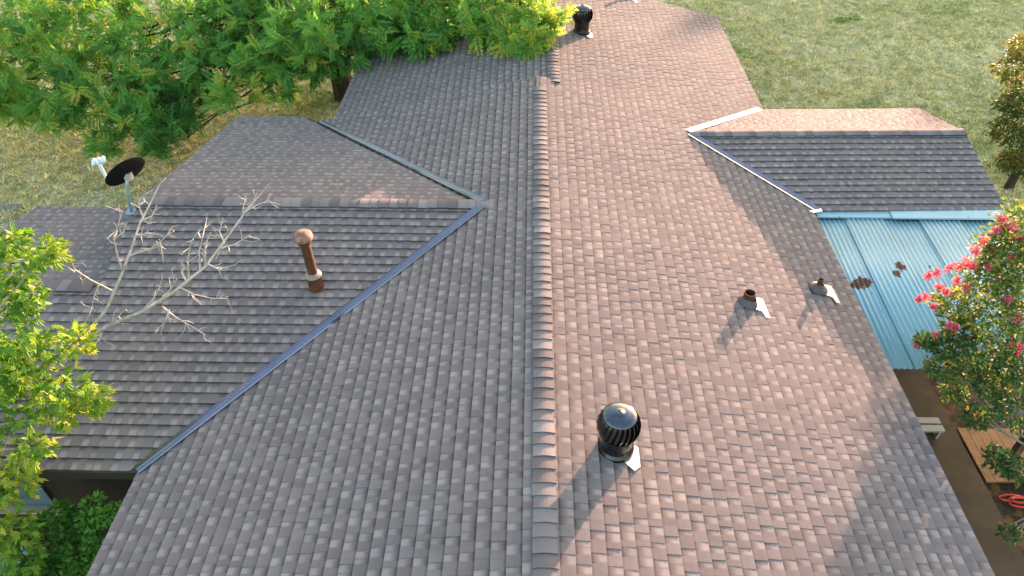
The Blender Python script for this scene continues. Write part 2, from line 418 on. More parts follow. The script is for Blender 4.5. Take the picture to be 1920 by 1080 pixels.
b = MB(); b.box((XE+.05, YWN+.06, ZR-1.24), (XL+.0, 5.0, ZR-1.21)); b.build('soffit', M['soffit'], house)
b = MB(); b.box((XL+.06, YN+.2, ZR-1.24), (-4.04, YWN+.05, ZR-1.21)); b.build('soffit', M['soffit'], house)
b = MB(); b.box((4.0, YN+.2, ZR-1.24), (XRt-.06, 9.6, ZR-1.21)); b.build('soffit', M['soffit'], house)

# ---- shingles
WIDTHS = (.058, .074, .090, .106, .128)
ZTOP, T_TOOTH, T_GAP = .002, .0165, .0135
NT_ = 5
class Piece: pass
pieces = []          # whole pieces: (plane, u, v, width idx, kind, tone idx, dz)
merged = {'v': [], 'f': [], 'tone': [], 'kind': [], 'vv': [], 'edge': [], 'warm': [], 'uu': []}
def clip_half(poly, a, b, c):
    """keep a*u+b*v+c >= 0"""
    out = []
    for i in range(len(poly)):
        p, q = poly[i], poly[(i+1) % len(poly)]
        dp, dq = a*p[0]+b*p[1]+c, a*q[0]+b*q[1]+c
        if dp >= 0: out.append(p)
        if (dp >= 0) != (dq >= 0):
            s = dp/(dp-dq); out.append((p[0]+(q[0]-p[0])*s, p[1]+(q[1]-p[1])*s))
    return out
def sagf(x, y): return .005*math.sin(x*1.3+y*.7)+.004*math.sin(y*1.9-x*.6)
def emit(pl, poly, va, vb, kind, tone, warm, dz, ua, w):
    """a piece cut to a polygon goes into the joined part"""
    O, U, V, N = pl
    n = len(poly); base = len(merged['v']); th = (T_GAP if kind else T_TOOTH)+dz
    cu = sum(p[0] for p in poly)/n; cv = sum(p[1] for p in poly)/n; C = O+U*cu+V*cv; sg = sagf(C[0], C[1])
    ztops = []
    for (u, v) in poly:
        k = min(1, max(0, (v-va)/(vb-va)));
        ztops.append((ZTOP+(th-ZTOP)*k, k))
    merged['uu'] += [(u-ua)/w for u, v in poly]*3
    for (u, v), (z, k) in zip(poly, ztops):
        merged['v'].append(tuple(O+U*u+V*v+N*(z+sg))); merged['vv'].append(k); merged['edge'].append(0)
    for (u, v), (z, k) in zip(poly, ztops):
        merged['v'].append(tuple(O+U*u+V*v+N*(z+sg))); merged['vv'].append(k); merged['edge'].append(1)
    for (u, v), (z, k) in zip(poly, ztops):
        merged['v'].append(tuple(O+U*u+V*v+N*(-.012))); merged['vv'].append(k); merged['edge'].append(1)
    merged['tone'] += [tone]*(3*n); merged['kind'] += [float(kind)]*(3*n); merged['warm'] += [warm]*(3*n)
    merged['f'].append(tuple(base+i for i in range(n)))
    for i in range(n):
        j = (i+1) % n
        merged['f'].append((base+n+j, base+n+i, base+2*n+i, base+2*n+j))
def shingle_plane(O, U, V, butts, u0, u1, clip, keep=None, visible=True, warmf=0.0):
    """rows of laminated shingles. butts: v of each butt line from the ridge down; clip(j,va,vb)->half planes"""
    O, U, V = (np.array(x, float) for x in (O, U, V)); O = O+np.array([0, 0, ZR])
    N = np.cross(U, V); N /= np.linalg.norm(N)
    if N[2] < 0: N = -N
    pl = (O, U, V, N); prev = 0.0
    for j, vb in enumerate(butts):
        va = prev; prev = vb
        u = u0-rnd.uniform(0, .2); kind = rnd.random() < .5
        hp = clip(j, va, vb)
        rowtone = rnd.uniform(-.06, .06)
        while u < u1:
            if kind: wi = rnd.choice((0, 1, 1, 2, 2, 2, 3))
            else: wi = rnd.choice((0, 1, 2, 3, 3, 4))
            w = WIDTHS[wi]; poly = [(u, va-.006), (u, vb), (u+w, vb), (u+w, va-.006)]
            q = poly; C = O+U*(u+w/2)+V*(va+vb)/2
            ok = keep is None or keep(C[0], C[1])
            if ok:
                for h in hp: 
                    q = clip_half(q, *h)
                    if len(q) < 3: break
            if ok and len(q) >= 3:
                ti = min(NT_-1, max(0, int((rnd.random()*.999+rowtone)*NT_)))
                tone = (ti+.5)/NT_; warm = 1.0 if rnd.random() < .03 else 0.0
                dz = rnd.uniform(-.0012, .0022)
                full = len(q) == 4 and all(abs(a[0]-b[0])+abs(a[1]-b[1]) < 1e-9 for a, b in zip(q, poly)) and abs(vb-va-E_) < 1e-6
                pieces.append((pl, q, va, vb, kind, ti, warm, dz, wi, full, u))
            u += w; kind = not kind
            if rnd.random() < .13: kind = not kind
def sl(t): c = 1/math.sqrt(1+t*t); return c, t*c
def rows_from_eave(length):
    n = int(length/E_); first = length-n*E_
    r = [first+i*E_ for i in range(n+1)]
    return r if first > .03 else r[1:]
c, s = sl(T)
INF = []
inset = .075
# main left slope (near section): the left wing lies over it
def keepL(x, y):
    h = min(1, (x-XWA)/(XL-XWA)) if x < XWA else -1
    return not (x < XWA-.02 and abs(y-YW) < (XWA-x)*WRUN/(XWA-XL)-.10)
shingle_plane((0, 0, 0), (0, 1, 0), (-c, 0, -s), [.2012-E_]+[.2012+E_*k for k in range(32)], YN, YS, lambda j, a, b: [(-1, 0, YS), (1, 0, -YN)], keepL)
# main right slope near + far in one run
def keepR(x, y):
    if x < RA[0]: return True
    du = x-RA[0]; k = du/(UVN) if y < RA[1] else du/UVF
    run = (RRN if y < RA[1] else RRF)*k
    return abs(y-(RA[1]+.0255*du)) > run-.10
shingle_plane((0, 0, 0), (0, 1, 0), (c, 0, -s), [.2669-E_]+[.2669+E_*k for k in range(31)], YN, YF, lambda j, a, b: [(-1, 0, YF), (1, 0, -YN)] + ([(-1, 0, YS)] if b < .28 else []), keepR)
# far section, left slope
Lf = (XR2-XL2)/c
shingle_plane((XR2, 0, ZR2), (0, 1, 0), (-c, 0, -s), rows_from_eave(Lf), YS, YF, lambda j, a, b: [(-1, 0, YF), (1, 0, -YS-.002)], lambda x, y: True)
# left wing, near slope (with the lower extension in the same plane)
c2, s2 = sl(WT); Lw = WRUN/c2; vext = (YW-YE)/c2
kx = (XWA-XL)/WRUN*c2      # valley: X = XWA - kx*v ; u runs along -X from XWA
def clipNW(j, a, b):
    h = [(1, -kx, -inset*1.35)]
    h.append((-1, 0, (XWA-XWG) if b <= vext+.07 else (XWA-XE)))
    return h
shingle_plane((XWA, YW, ZW), (-1, 0, 0), (0, -c2, -s2), rows_from_eave(Lw), -.2, XWA-XE, clipNW)
shingle_plane((XWA, YW, ZW), (-1, 0, 0), (0, c2, -s2), rows_from_eave(Lw), -.2, XWA-XWG, lambda j, a, b: [(1, -kx, -inset*1.35), (-1, 0, XWA-XWG)], lambda x, y: not (y > YS and x > XL2-.12))
shingle_plane((XWG, YE, ZE), (-1, 0, 0), (0, c2, -s2), rows_from_eave((YEF-YE)/c2), 0, XWG-XE, lambda j, a, b: [(1, 0, -.004), (-1, 0, XWG-XE)])
# right wing
def rwplane(near):
    t, run, uv = (RTN, RRN, UVN) if near else (RTF, RRF, UVF)
    cc, ss = sl(t); nrm = np.array([RU[1], -RU[0], 0.]) if near else np.array([-RU[1], RU[0], 0.])
    V = nrm*cc; V[2] = -ss; kk = uv/run*cc
    shingle_plane(RA, RU, V, rows_from_eave(run/cc), -.2, RLEN, lambda j, a, b: [(1, -kk, -inset*1.3), (-1, 0, RLEN)])
rwplane(True); rwplane(False)

# choose the whole pieces that show largest as objects of their own
def area(pc):
    pl, q = pc[0], pc[1]; P = [project(pl[0]+pl[1]*u+pl[2]*v) for u, v in q]
    if not all(5 < p[0] < 1915 and 5 < p[1] < 1075 for p in P): return 0
    return abs(sum(P[i][0]*P[(i+1) % 4][1]-P[(i+1) % 4][0]*P[i][1] for i in range(4)))/2
cand = sorted(((area(pc), i) for i, pc in enumerate(pieces) if pc[9]), reverse=True)
single = set(i for a, i in cand[:300])
pm = {}
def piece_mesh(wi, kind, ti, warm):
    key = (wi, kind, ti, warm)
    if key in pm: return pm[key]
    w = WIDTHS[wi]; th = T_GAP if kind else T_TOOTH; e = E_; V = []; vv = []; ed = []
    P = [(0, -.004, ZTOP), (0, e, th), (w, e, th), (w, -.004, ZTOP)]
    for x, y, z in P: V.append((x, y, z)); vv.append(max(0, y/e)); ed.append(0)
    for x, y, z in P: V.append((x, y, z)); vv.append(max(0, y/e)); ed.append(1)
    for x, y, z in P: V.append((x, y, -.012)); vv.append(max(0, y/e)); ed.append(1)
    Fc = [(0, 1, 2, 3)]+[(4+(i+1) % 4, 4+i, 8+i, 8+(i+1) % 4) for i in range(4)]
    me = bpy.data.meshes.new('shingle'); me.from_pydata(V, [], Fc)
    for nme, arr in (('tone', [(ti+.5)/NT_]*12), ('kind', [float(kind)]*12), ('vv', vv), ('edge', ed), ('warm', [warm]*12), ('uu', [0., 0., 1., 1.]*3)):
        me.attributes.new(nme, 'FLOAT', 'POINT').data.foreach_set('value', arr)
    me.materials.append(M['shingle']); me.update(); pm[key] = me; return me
flip_cache = {}
for i, pc in enumerate(pieces):
    pl, q, va, vb, kind, ti, warm, dz, wi, full, u = pc
    if i in single:
        O, U, V, N = pl; C = O+U*(u+WIDTHS[wi]/2)+V*(va+vb)/2; base = O+U*u+V*va+N*(dz+sagf(C[0], C[1]))
        o = bpy.data.objects.new('shingle', piece_mesh(wi, kind, ti, warm)); COL.objects.link(o); o.parent = roof
        o.matrix_basis = Matrix(((U[0], V[0], N[0], base[0]), (U[1], V[1], N[1], base[1]), (U[2], V[2], N[2], base[2]), (0, 0, 0, 1)))
    else:
        emit(pl, q, va, vb, kind, (ti+.5)/NT_, warm, dz, u, WIDTHS[wi])
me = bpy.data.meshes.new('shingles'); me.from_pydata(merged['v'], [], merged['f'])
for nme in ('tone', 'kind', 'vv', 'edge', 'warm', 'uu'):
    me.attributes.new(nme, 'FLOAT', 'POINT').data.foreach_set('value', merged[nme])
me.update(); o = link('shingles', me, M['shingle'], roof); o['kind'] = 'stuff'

# ---- ridge caps
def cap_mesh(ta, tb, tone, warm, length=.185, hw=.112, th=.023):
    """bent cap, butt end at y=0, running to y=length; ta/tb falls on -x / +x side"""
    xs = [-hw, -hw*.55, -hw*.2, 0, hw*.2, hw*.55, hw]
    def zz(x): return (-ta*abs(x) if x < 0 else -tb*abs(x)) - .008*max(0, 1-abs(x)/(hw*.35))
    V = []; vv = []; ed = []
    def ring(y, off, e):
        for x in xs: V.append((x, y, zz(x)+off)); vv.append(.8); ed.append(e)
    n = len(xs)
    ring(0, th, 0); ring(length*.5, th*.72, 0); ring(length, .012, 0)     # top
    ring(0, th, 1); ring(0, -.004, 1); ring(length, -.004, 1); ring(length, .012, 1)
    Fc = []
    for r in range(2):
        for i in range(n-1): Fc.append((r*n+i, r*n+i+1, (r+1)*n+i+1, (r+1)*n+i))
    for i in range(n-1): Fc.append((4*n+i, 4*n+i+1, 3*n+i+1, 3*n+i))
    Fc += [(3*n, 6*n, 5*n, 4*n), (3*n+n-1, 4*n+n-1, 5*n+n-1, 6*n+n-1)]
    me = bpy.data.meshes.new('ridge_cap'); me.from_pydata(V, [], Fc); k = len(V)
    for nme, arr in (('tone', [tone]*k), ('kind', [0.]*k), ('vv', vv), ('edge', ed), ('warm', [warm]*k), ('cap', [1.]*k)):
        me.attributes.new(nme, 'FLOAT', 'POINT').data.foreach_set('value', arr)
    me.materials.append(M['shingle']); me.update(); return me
def run_caps(P0, D, n, ta, tb, lift=.014, step=E_):
    """P0 first butt, D direction of travel (butts look back along -D)"""
    ms = [cap_mesh(ta, tb, tn, w) for tn, w in ((.1, 0), (.4, 0), (.55, 0), (.7, 0), (.85, 0), (1., 0), (.7, .12), (.25, 0))]
    D = np.array(D, float); D /= np.linalg.norm(D); X = np.cross(D, (0, 0, 1)); X /= np.linalg.norm(X); Z = np.cross(X, D)
    for i in range(n):
        p = np.array(P0, float)+D*(i*step); p[2] += ZR+lift+rnd.uniform(-.002, .002); a = rnd.uniform(-.018, .018)
        x = X*math.cos(a)+D*math.sin(a); d = D*math.cos(a)-X*math.sin(a)
        o = bpy.data.objects.new('ridge_cap', ms[rnd.randrange(len(ms))]); COL.objects.link(o); o.parent = roof
        p = p+X*rnd.uniform(-.006, .006)+D*rnd.uniform(-.010, .010)
        o.matrix_basis = Matrix(((x[0], d[0], Z[0], p[0]), (x[1], d[1], Z[1], p[1]), (x[2], d[2], Z[2], p[2]), (0, 0, 0, 1)))
run_caps((0, 5.124-15*E_-E_*20, 0), (0, 1, 0), 83, T, T)
run_caps((XR2, YS-.12, ZR2), (0, 1, 0), 40, T, T)
run_caps((XWG+.0, YW, ZW), (1, 0, 0), 36, WT, WT)
rp = RA+RU*RLEN
run_caps(rp, -RU, 34, RTF, RTN)
run_caps((XE, YE, ZE), (1, 0, 0), 16, WT, WT)

# ---- valley flashing
def valley(A, B, nA, nB, w=.066, lift=.021, mat='valley'):
    """metal valley with a centre rib from A (top) to B (bottom); nA, nB: directions lying in the two roof planes"""
    A = Vector(wz(A)); B = Vector(wz(B)); d = (B-A).normalized(); L = (B-A).length
    pr = []
    def side(n, k): n = Vector(n); n = (n-d*n.dot(d)).normalized(); return n*k
    up = Vector((0, 0, 1))
    offs = [side(nA, w)+up*(lift+.002), side(nA, w*.30)+up*lift, side(nA, .012)+up*(lift+.002), up*(lift+.016), side(nB, .012)+up*(lift+.002), side(nB, w*.30)+up*lift, side(nB, w)+up*(lift+.002)]
    V = []; n = len(offs); seg = 8
    for k in range(seg+1):
        p = A+d*L*k/seg
        for o_ in offs: V.append(p+o_)
        for o_ in offs: V.append(p+o_-up*.012)
    Fc = []
    for k in range(seg):
        a, b_ = k*2*n, (k+1)*2*n
        for i in range(n-1):
            Fc.append((a+i, a+i+1, b_+i+1, b_+i)); Fc.append((a+n+i+1, a+n+i, b_+n+i, b_+n+i+1))
        Fc.append((a, b_, b_+n, a+n)); Fc.append((a+n-1, a+2*n-1, b_+2*n-1, b_+n-1))
    Fc.append(tuple(range(n))+tuple(range(2*n-1, n-1, -1))); e = seg*2*n; Fc.append(tuple(e+i for i in range(n))[::-1]+tuple(range(e+n, e+2*n)))
    mb = MB(); mb.add(V, Fc); return mb.build('valley_flashing', M[mat], roof)
valley((XWA-.02, YW-.05, ZW), (XL-.01, YWN, zwe), (0, -1, 0), (-1, 0, 0))
valley((XWA-.02, YW+.05, ZW), (XL+.3, YWF-.3, zwe+.06), (0, 1, 0), (-1, 0, 0))
vb_ = rw(UVN, RRN); va_ = RA+np.array([0.02, -.04, 0]); valley(va_, vb_, (0, -1, 0), (1, 0, 0))
vb_ = rw(UVF, RRF, False); va_ = RA+np.array([0.02, .04, 0]); valley(va_, vb_, (0, 1, 0), (1, 0, 0), mat='galv')
# bent end of the near right valley, poking out over the eave
e0 = rw(UVN, RRN); b = MB(); q0 = Vector(wz(e0))
b.sheet([q0+Vector((-.13, -.10, .04)), q0+Vector((-.17, -.05, .045)), q0+Vector((.05, .03, .035)), q0+Vector((.06, -.03, .03))], .006, (0, 0, 1))
b.build('valley_flashing', M['galv'], roof)

# ------------------------------------------------------------------ roof fixtures
def plane_frame(x, right=True):
    """frame on the main right slope: columns across(+Y), down, normal"""
    c, s = sl(T); return Vector((0, 1, 0)), Vector((c, 0, -s)), Vector((s, 0, c))
def turbine(x, y, label, h=.62, sc=1.0, plate=True):
    z = ZR-T*x; root = empty('turbine_vent', (x, y, z)); tag(root, label, 'roof vent', 'turbine vents near the main ridge')
    C = Vector((x, y, z)); U, V, N = plane_frame(x)
    b = MB(); hw = .23*sc
    P = [C+N*.024+V*(hw*.35)-U*hw*.75, C+N*.022+V*hw*.72-U*hw*1.05, C+N*.022+V*hw*.98-U*hw*.80, C+N*.022+V*hw*1.0+U*hw*.15, C+N*.024+V*(-hw*.1)+U*hw*.5]
    b.sheet(P, .004, N); b.build('base_flashing', M['whitemetal'], root)
    b = MB(); r = .150*sc
    b.lathe(C, [(r*1.22, -.12*sc), (r*1.18, .04*sc), (r*1.04, .07*sc), (r, .10*sc), (r, .215*sc), (r*1.06, .222*sc), (r*1.06, .236*sc), (r*.9, .24*sc)], 28); b.build('throat', M['black'], root, smooth=False)
    b = MB(); b.lathe(C, [(r*.7, .2*sc), (r*.85, .24*sc), (r*.80, .30*sc), (r*.5, .48*sc)], 20); b.build('core', M['blackmatt'], root)
    prof = [(.155, .235), (.185, .27), (.203, .32), (.207, .37), (.198, .42), (.178, .46), (.150, .49)]
    nf = 22
    for k in range(nf):
        b = MB(); a0 = 2*math.pi*k/nf; Vv = []
        for i, (r_, z_) in enumerate(prof):
            tw = .34*i/(len(prof)-1)
            for dk, dr in ((0, 0), (.15, -.010), (.30, -.030)):
                a = a0+tw+dk; rr = (r_+dr)*sc; Vv.append(C+Vector((rr*math.cos(a), rr*math.sin(a), z_*sc)))
        Fc = []
        for i in range(len(prof)-1):
            for j in range(2): Fc.append((i*3+j, i*3+j+1, (i+1)*3+j+1, (i+1)*3+j))
        b.add(Vv, Fc); b.build('fin', M['black'], root, smooth=True)
    b = MB(); b.lathe(C, [(.158*sc, .478*sc), (.160*sc, .494*sc), (.15*sc, .505*sc), (.115*sc, .522*sc), (.06*sc, .536*sc), (.012*sc, .542*sc), (.010*sc, .56*sc), (.0, .56*sc)], 28); b.build('top_cap', M['capgloss'], root, smooth=True)
    b = MB(); b.lathe(C, [(.150*sc, .228*sc), (.163*sc, .232*sc), (.163*sc, .248*sc), (.150*sc, .25*sc)], 28); b.build('ring', M['black'], root)
    return root
turbine(.72, 4.36, 'large black turbine vent nearest the camera, just right of the main ridge', sc=1.05)
turbine(.90, 14.98, 'far black turbine vent beside overhanging tree leaves at the ridge', sc=1.05)

def pipe_vent(x, y, r, h, label, plate=True):
    z = ZR-T*x; C = Vector((x, y, z)); U, V, N = plane_frame(x)
    root = empty('pipe_vent', C); tag(root, label, 'roof vent', 'short plumbing vents on the right slope')
    b = MB(); P = [C+V*.02-U*.10+N*.024, C+V*.17-U*.13+N*.023, C+V*.20-U*.235+N*.022, C+V*.255-U*.235+N*.022, C+V*.24+U*.12+N*.022, C+V*.17+U*.13+N*.023, C+V*.02+U*.08+N*.024]
    b.sheet(P, .004, N); b.build('base_flashing', M['whitemetal'], root)
    Mx = Matrix(((U.x, V.x, N.x), (U.y, V.y, N.y), (U.z, V.z, N.z)))
    b = MB(); b.lathe(C, [(.135, .012), (.135, .030), (.122, .048), (.10, .068), (r*1.25, .095), (r*1.1, .105)], 24, Mx); b.build('boot', M['lead'], root, smooth=True)
    b = MB(); b.lathe(C, [(r, -.05), (r, h), (r*.86, h), (r*.84, h-.16), (0, h-.16)], 20); b.build('pipe', M['darkpipe'], root)
    return root
pipe_vent(2.72, 7.02, .075, .19, 'wide short vent pipe in the sun on the right slope')
pipe_vent(3.88, 7.60, .038, .19, 'thin vent pipe in the shade close to the blue tin roof')
pipe_vent(2.14, 17.78, .05, .2, 'vent at the very top edge of the photo on the far roof')

# rusty flue
fx, fy = -2.99, 7.10; fz = ZR+ZW-WT*(YW-fy)
fl = empty('flue_pipe', (fx, fy, fz)); tag(fl, 'tall rusty flue pipe with round cap on the left wing', 'flue')
C = Vector((fx, fy, fz)); tl = Matrix.Rotation(-.02, 3, 'Y')
b = MB(); b.lathe(C, [(.105, -.06), (.098, .12), (.094, .22), (.07, .235)], 20, tl); b.build('base_sleeve', M['rust'], fl)
b = MB(); b.lathe(C, [(.066, .275), (.10, .25), (.115, .225), (.11, .218), (.06, .24)], 20, tl); b.build('storm_collar', M['collar'], fl)
b = MB(); b.lathe(C, [(.064, .1), (.064, .80)], 20, tl); b.build('pipe', M['rust'], fl, smooth=True)
b = MB(); b.lathe(C, [(.066, .755), (.088, .765), (.090, .815), (.066, .822)], 20, tl); b.build('cap_ring', M['rust'], fl)
b = MB(); b.lathe(C, [(.085, .835), (.125, .83), (.128, .845), (.118, .89), (.08, .915), (.03, .925), (0, .926)], 24, tl); b.build('cap', M['rustcap'], fl, smooth=True)
b = MB()
for k in range(4):
    a = k*math.pi/2+.5; p = C+tl @ Vector((.082*math.cos(a), .082*math.sin(a), .80)); b.tube([p, p+Vector((0, 0, .045))], .008, 5)
b.build('cap_bracket', M['rust'], fl)

# satellite dish
dz = ZR
D0 = Vector((-5.95, 8.40, ZR-.225))
sd = empty('satellite_dish', D0); tag(sd, 'black satellite dish on pale blue mast at the left wing end', 'satellite dish')
bend = Vector((-5.885, 8.45, ZR+.20)); head = Vector((-5.83, 8.47, ZR+.33))
b = MB(); b.tube([D0+Vector((0, 0, -.03)), D0.lerp(bend, .8), bend, head], .026, 10); b.build('mast', M['mast'], sd, smooth=True)
b = MB(); b.box((-.06, -.06, -.012), (.06, .06, .02), Matrix.Translation(D0) @ Matrix.Rotation(.2, 4, 'X')); b.build('foot', M['mast'], sd)
dc = Vector((-5.85, 8.50, ZR+.40))
vd = Vector(tuple(dc)) - Vector(tuple(CP)); vd.normalize()      # dish axis chosen so that it looks away, up and to the left
rl = Vector(tuple(rt)); rl = (rl-vd*rl.dot(vd)).normalized(); dl = vd.cross(rl)
if dl.dot(Vector(tuple(dn))) < 0: dl = -dl
back = (rl*.50+dl*.72-vd*.48).normalized(); ax = rl*.82-dl*.57; ax = (ax-back*ax.dot(back)).normalized(); sh = back.cross(ax).normalized()
b = MB(); V = []; Fc = []; nr, na = 6, 30
for i in range(nr+1):
    q = i/nr
    for k in range(na):
        a = 2*math.pi*k/na; V.append(dc+ax*(.300*q*math.cos(a))+sh*(.262*q*math.sin(a))+back*(.055*(1-q*q)))
for i in range(nr):
    for k in range(na): Fc.append((i*na+k, i*na+(k+1) % na, (i+1)*na+(k+1) % na, (i+1)*na+k))
n0 = len(V)
V += [v-back*.008 for v in V]
Fc += [tuple(n0+j for j in f)[::-1] for f in Fc]
for k in range(na): Fc.append((nr*na+k, nr*na+(k+1) % na, n0+nr*na+(k+1) % na, n0+nr*na+k))
b.add(V, Fc); b.build('reflector', M['dishback'], sd, smooth=True)
b = MB(); b.box((-.05, -.03, -.06), (.05, .05, .05), Matrix.Translation(head.lerp(dc+back*.06, .5))); b.tube([head, dc+back*.05], .03, 8)
b.build('bracket', M['galv'], sd)
l0 = Vector(tuple(at(206, 343, 8.55))); l1 = Vector(tuple(at(185, 304, 8.75)))
b = MB(); b.tube([l0, l0.lerp(l1, .5)+Vector((-.01, 0, -.01)), l1], [.022, .026, .030], 8); b.build('feed_arm', M['lnb'], sd)
for k in (-1, 0, 1):
    b = MB(); p = l1+Vector((.075*k+.005, .0, .02*k+.02)); b.tube([p+Vector((-.01, .05, .02)), p, p+Vector((.02, -.045, -.03))], [.026, .034, .034], 10); b.build('feed_horn', M['lnb'], sd, smooth=True)

# ------------------------------------------------------------------ blue tin porch roof
def bz(y): return ZR-1.08-.061*(9.62-y)
spots = [(4.80, 8.13, .13, .11), (4.68, 8.06, .14, .08), (5.44, 8.46, .08, .10), (5.33, 8.30, .06, .07)]
M['tin'] = m_bluetin(spots)
tin = empty('porch_roof', (6.0, 8.1, ZR-1.2)); tag(tin, 'light blue corrugated tin porch roof with rust holes beside the right eave', 'porch roof')
def corr(x0, w, y0, y1, lift):
    n = int(w/.0095); Vt = []; Fc = []
    for i in range(n+1):
        x = x0+w*i/n; z = .010*math.sin(2*math.pi*(x-4.3)/.076)
        for y in (y0, (y0+y1)/2, y1): Vt.append((x, y, bz(y)+z+lift))
    for i in range(n):
        for j in range(2): Fc.append((i*3+j, (i+1)*3+j, (i+1)*3+j+1, i*3+j+1))
    k = len(Vt); Vt += [(x, y, z-.003) for x, y, z in Vt]; Fc += [tuple(q+k for q in f)[::-1] for f in Fc]
    for j in range(2):
        Fc.append((j, j+1, k+j+1, k+j)); e = n*3; Fc.append((e+j+1, e+j, k+e+j, k+e+j+1))
    for i in range(n):
        Fc.append((i*3, k+i*3, k+(i+1)*3, (i+1)*3)); Fc.append((i*3+2, (i+1)*3+2, k+(i+1)*3+2, k+i*3+2))
    b = MB(); b.add(Vt, Fc); o = b.build('corrugated_sheet', M['tin'], tin, smooth=True); return o
xs = [4.36, 4.94, 5.53, 6.13, 6.74, 7.30]
for i in range(5): corr(xs[i], xs[i+1]-xs[i]+.04, 6.50+rnd.uniform(-.02, .02), 9.66, .018*(i % 2)+.002*i)
for (xa, xb, dy, lf) in ((4.50, 5.74, 0, 0), (5.70, 7.55, -.03, .014)):
    b = MB(); b.add([(xa, 9.58+dy, bz(9.6)+.045+lf), (xb, 9.58+dy, bz(9.6)+.045+lf), (xb, 9.86, bz(9.6)+.075+lf), (xa, 9.86, bz(9.6)+.075+lf),
                     (xa, 9.575+dy, bz(9.6)+.02+lf), (xb, 9.575+dy, bz(9.6)+.02+lf)], [(0, 1, 2, 3), (4, 5, 1, 0)]); b.build('head_flashing', M['tin'], tin)
b = MB(); b.box((4.5, 6.66, ZR-1.44), (7.4, 6.75, ZR-1.30)); b.build('beam', M['post'], tin)
b = MB(); b.box((4.5, 9.4, ZR-1.26), (7.4, 9.48, ZR-1.12)); b.build('beam', M['post'], tin)
for x in (4.55, 7.25):
    b = MB(); b.box((x, 6.66, .0), (x+.1, 6.76, ZR-1.441)); b.build('post', M['post'], tin)
for x in (4.7, 5.6, 6.5, 7.3):
    b = MB(); b.box((x, 6.76, 0), (x+.05, 9.4, .1), Matrix.Translation((0, 0, ZR-1.42))); b.build('rafter', M['post'], tin)

# ------------------------------------------------------------------ patio and garden things, right
wd = empty('wooden_platform', (7.6, 6.5, 0)); tag(wd, 'low orange plank platform beyond the patio edge at lower right', 'platform')
for k in range(9):
    x = 6.66+k*.145; b = MB(); b.box((x, 6.22+rnd.uniform(-.01, .01), .06), (x+.138, 7.20+rnd.uniform(-.01, .01), .10)); b.build('plank', M['plank'], wd)
for y in (6.35, 7.0):
    b = MB(); b.box((6.70, y, .0), (7.9, y+.08, .058)); b.build('joist', M['post'], wd)
st = empty('step_stool', (6.09, 7.1, .09)); tag(st, 'small white slatted step stool on the shaded patio', 'stool')
for y in (6.98, 7.13):
    b = MB(); b.box((5.88, y, .26), (6.30, y+.11, .30)); b.build('slat', M['white'], st)
for x in (5.91, 6.23):
    b = MB(); b.box((x, 6.99, .092), (x+.04, 7.23, .258)); b.build('leg', M['white'], st)
def coil(name, c, r, n, rad, mat, label, cat):
    pts = []
    for i in range(n*14+1):
        a = 2*math.pi*i/14; rr = r*(1-.05*math.sin(i*.37)); pts.append((c[0]+rr*math.cos(a), c[1]+rr*math.sin(a)*.8, c[2]+rad+rad*1.1*i/14+.02*math.sin(i*.6)))
    b = MB(); b.tube(pts, rad, 6); o = b.build(name, mat, smooth=True); return tag(o, label, cat)
hp = []
for i in range(60):
    a = i*.33; hp.append((6.98+.20*math.cos(a)*(1+.25*math.sin(i*.21))+.002*i, 5.93+.07*math.sin(a*1.0)+.05*math.sin(i*.13), .03+.012*(i % 7)/7+.0007*i))
b = MB(); b.tube(hp, .016, 6); o = b.build('garden_hose', M['red'], smooth=True); tag(o, 'loose red hose on dark soil at lower right edge', 'hose')
b = MB(); b.tube([(6.74, 5.15, .03), (6.9, 5.12, .03), (7.03, 5.2, .03), (7.1, 5.36, .03), (7.12, 5.6, .03)], .022, 6); o = b.build('water_pipe', M['palehose'], smooth=True); tag(o, 'pale curved pipe lying on soil below the red hose', 'pipe')

# left ground things
b = MB(); b.box((-7.35, 4.30, .0), (-6.75, 4.72, .42)); o = None
bx = empty('storage_box', (-6.9, 4.4, 0)); tag(bx, 'pale blue storage box among shrubs at lower left', 'box')
b = MB(); b.box((-7.1, 4.32, .01), (-6.62, 4.7, .36)); b.build('body', M['palebox'], bx)
b = MB(); b.box((-7.13, 4.29, .361), (-6.59, 4.73, .41)); b.build('lid', M['palebox'], bx)
def rock(name, c, r, label):
    bm = bmesh.new(); bmesh.ops.create_icosphere(bm, subdivisions=3, radius=1)
    for v in bm.verts:
        k = 1+.18*math.sin(v.co.x*4+1)*math.cos(v.co.y*5)+.08*math.sin(v.co.z*9+v.co.x*7)
        v.co = Vector((v.co.x*r[0]*k, v.co.y*r[1]*k, v.co.z*r[2]*k))+Vector(c)
    me = bpy.data.meshes.new(name); bm.to_mesh(me); bm.free(); o = link(name, me, M['stone']); return tag(o, label, 'stone')
rock('stone', (-12.05, 13.05, .0), (.45, .16, .06), 'flat pale stone in the lawn at the left edge')

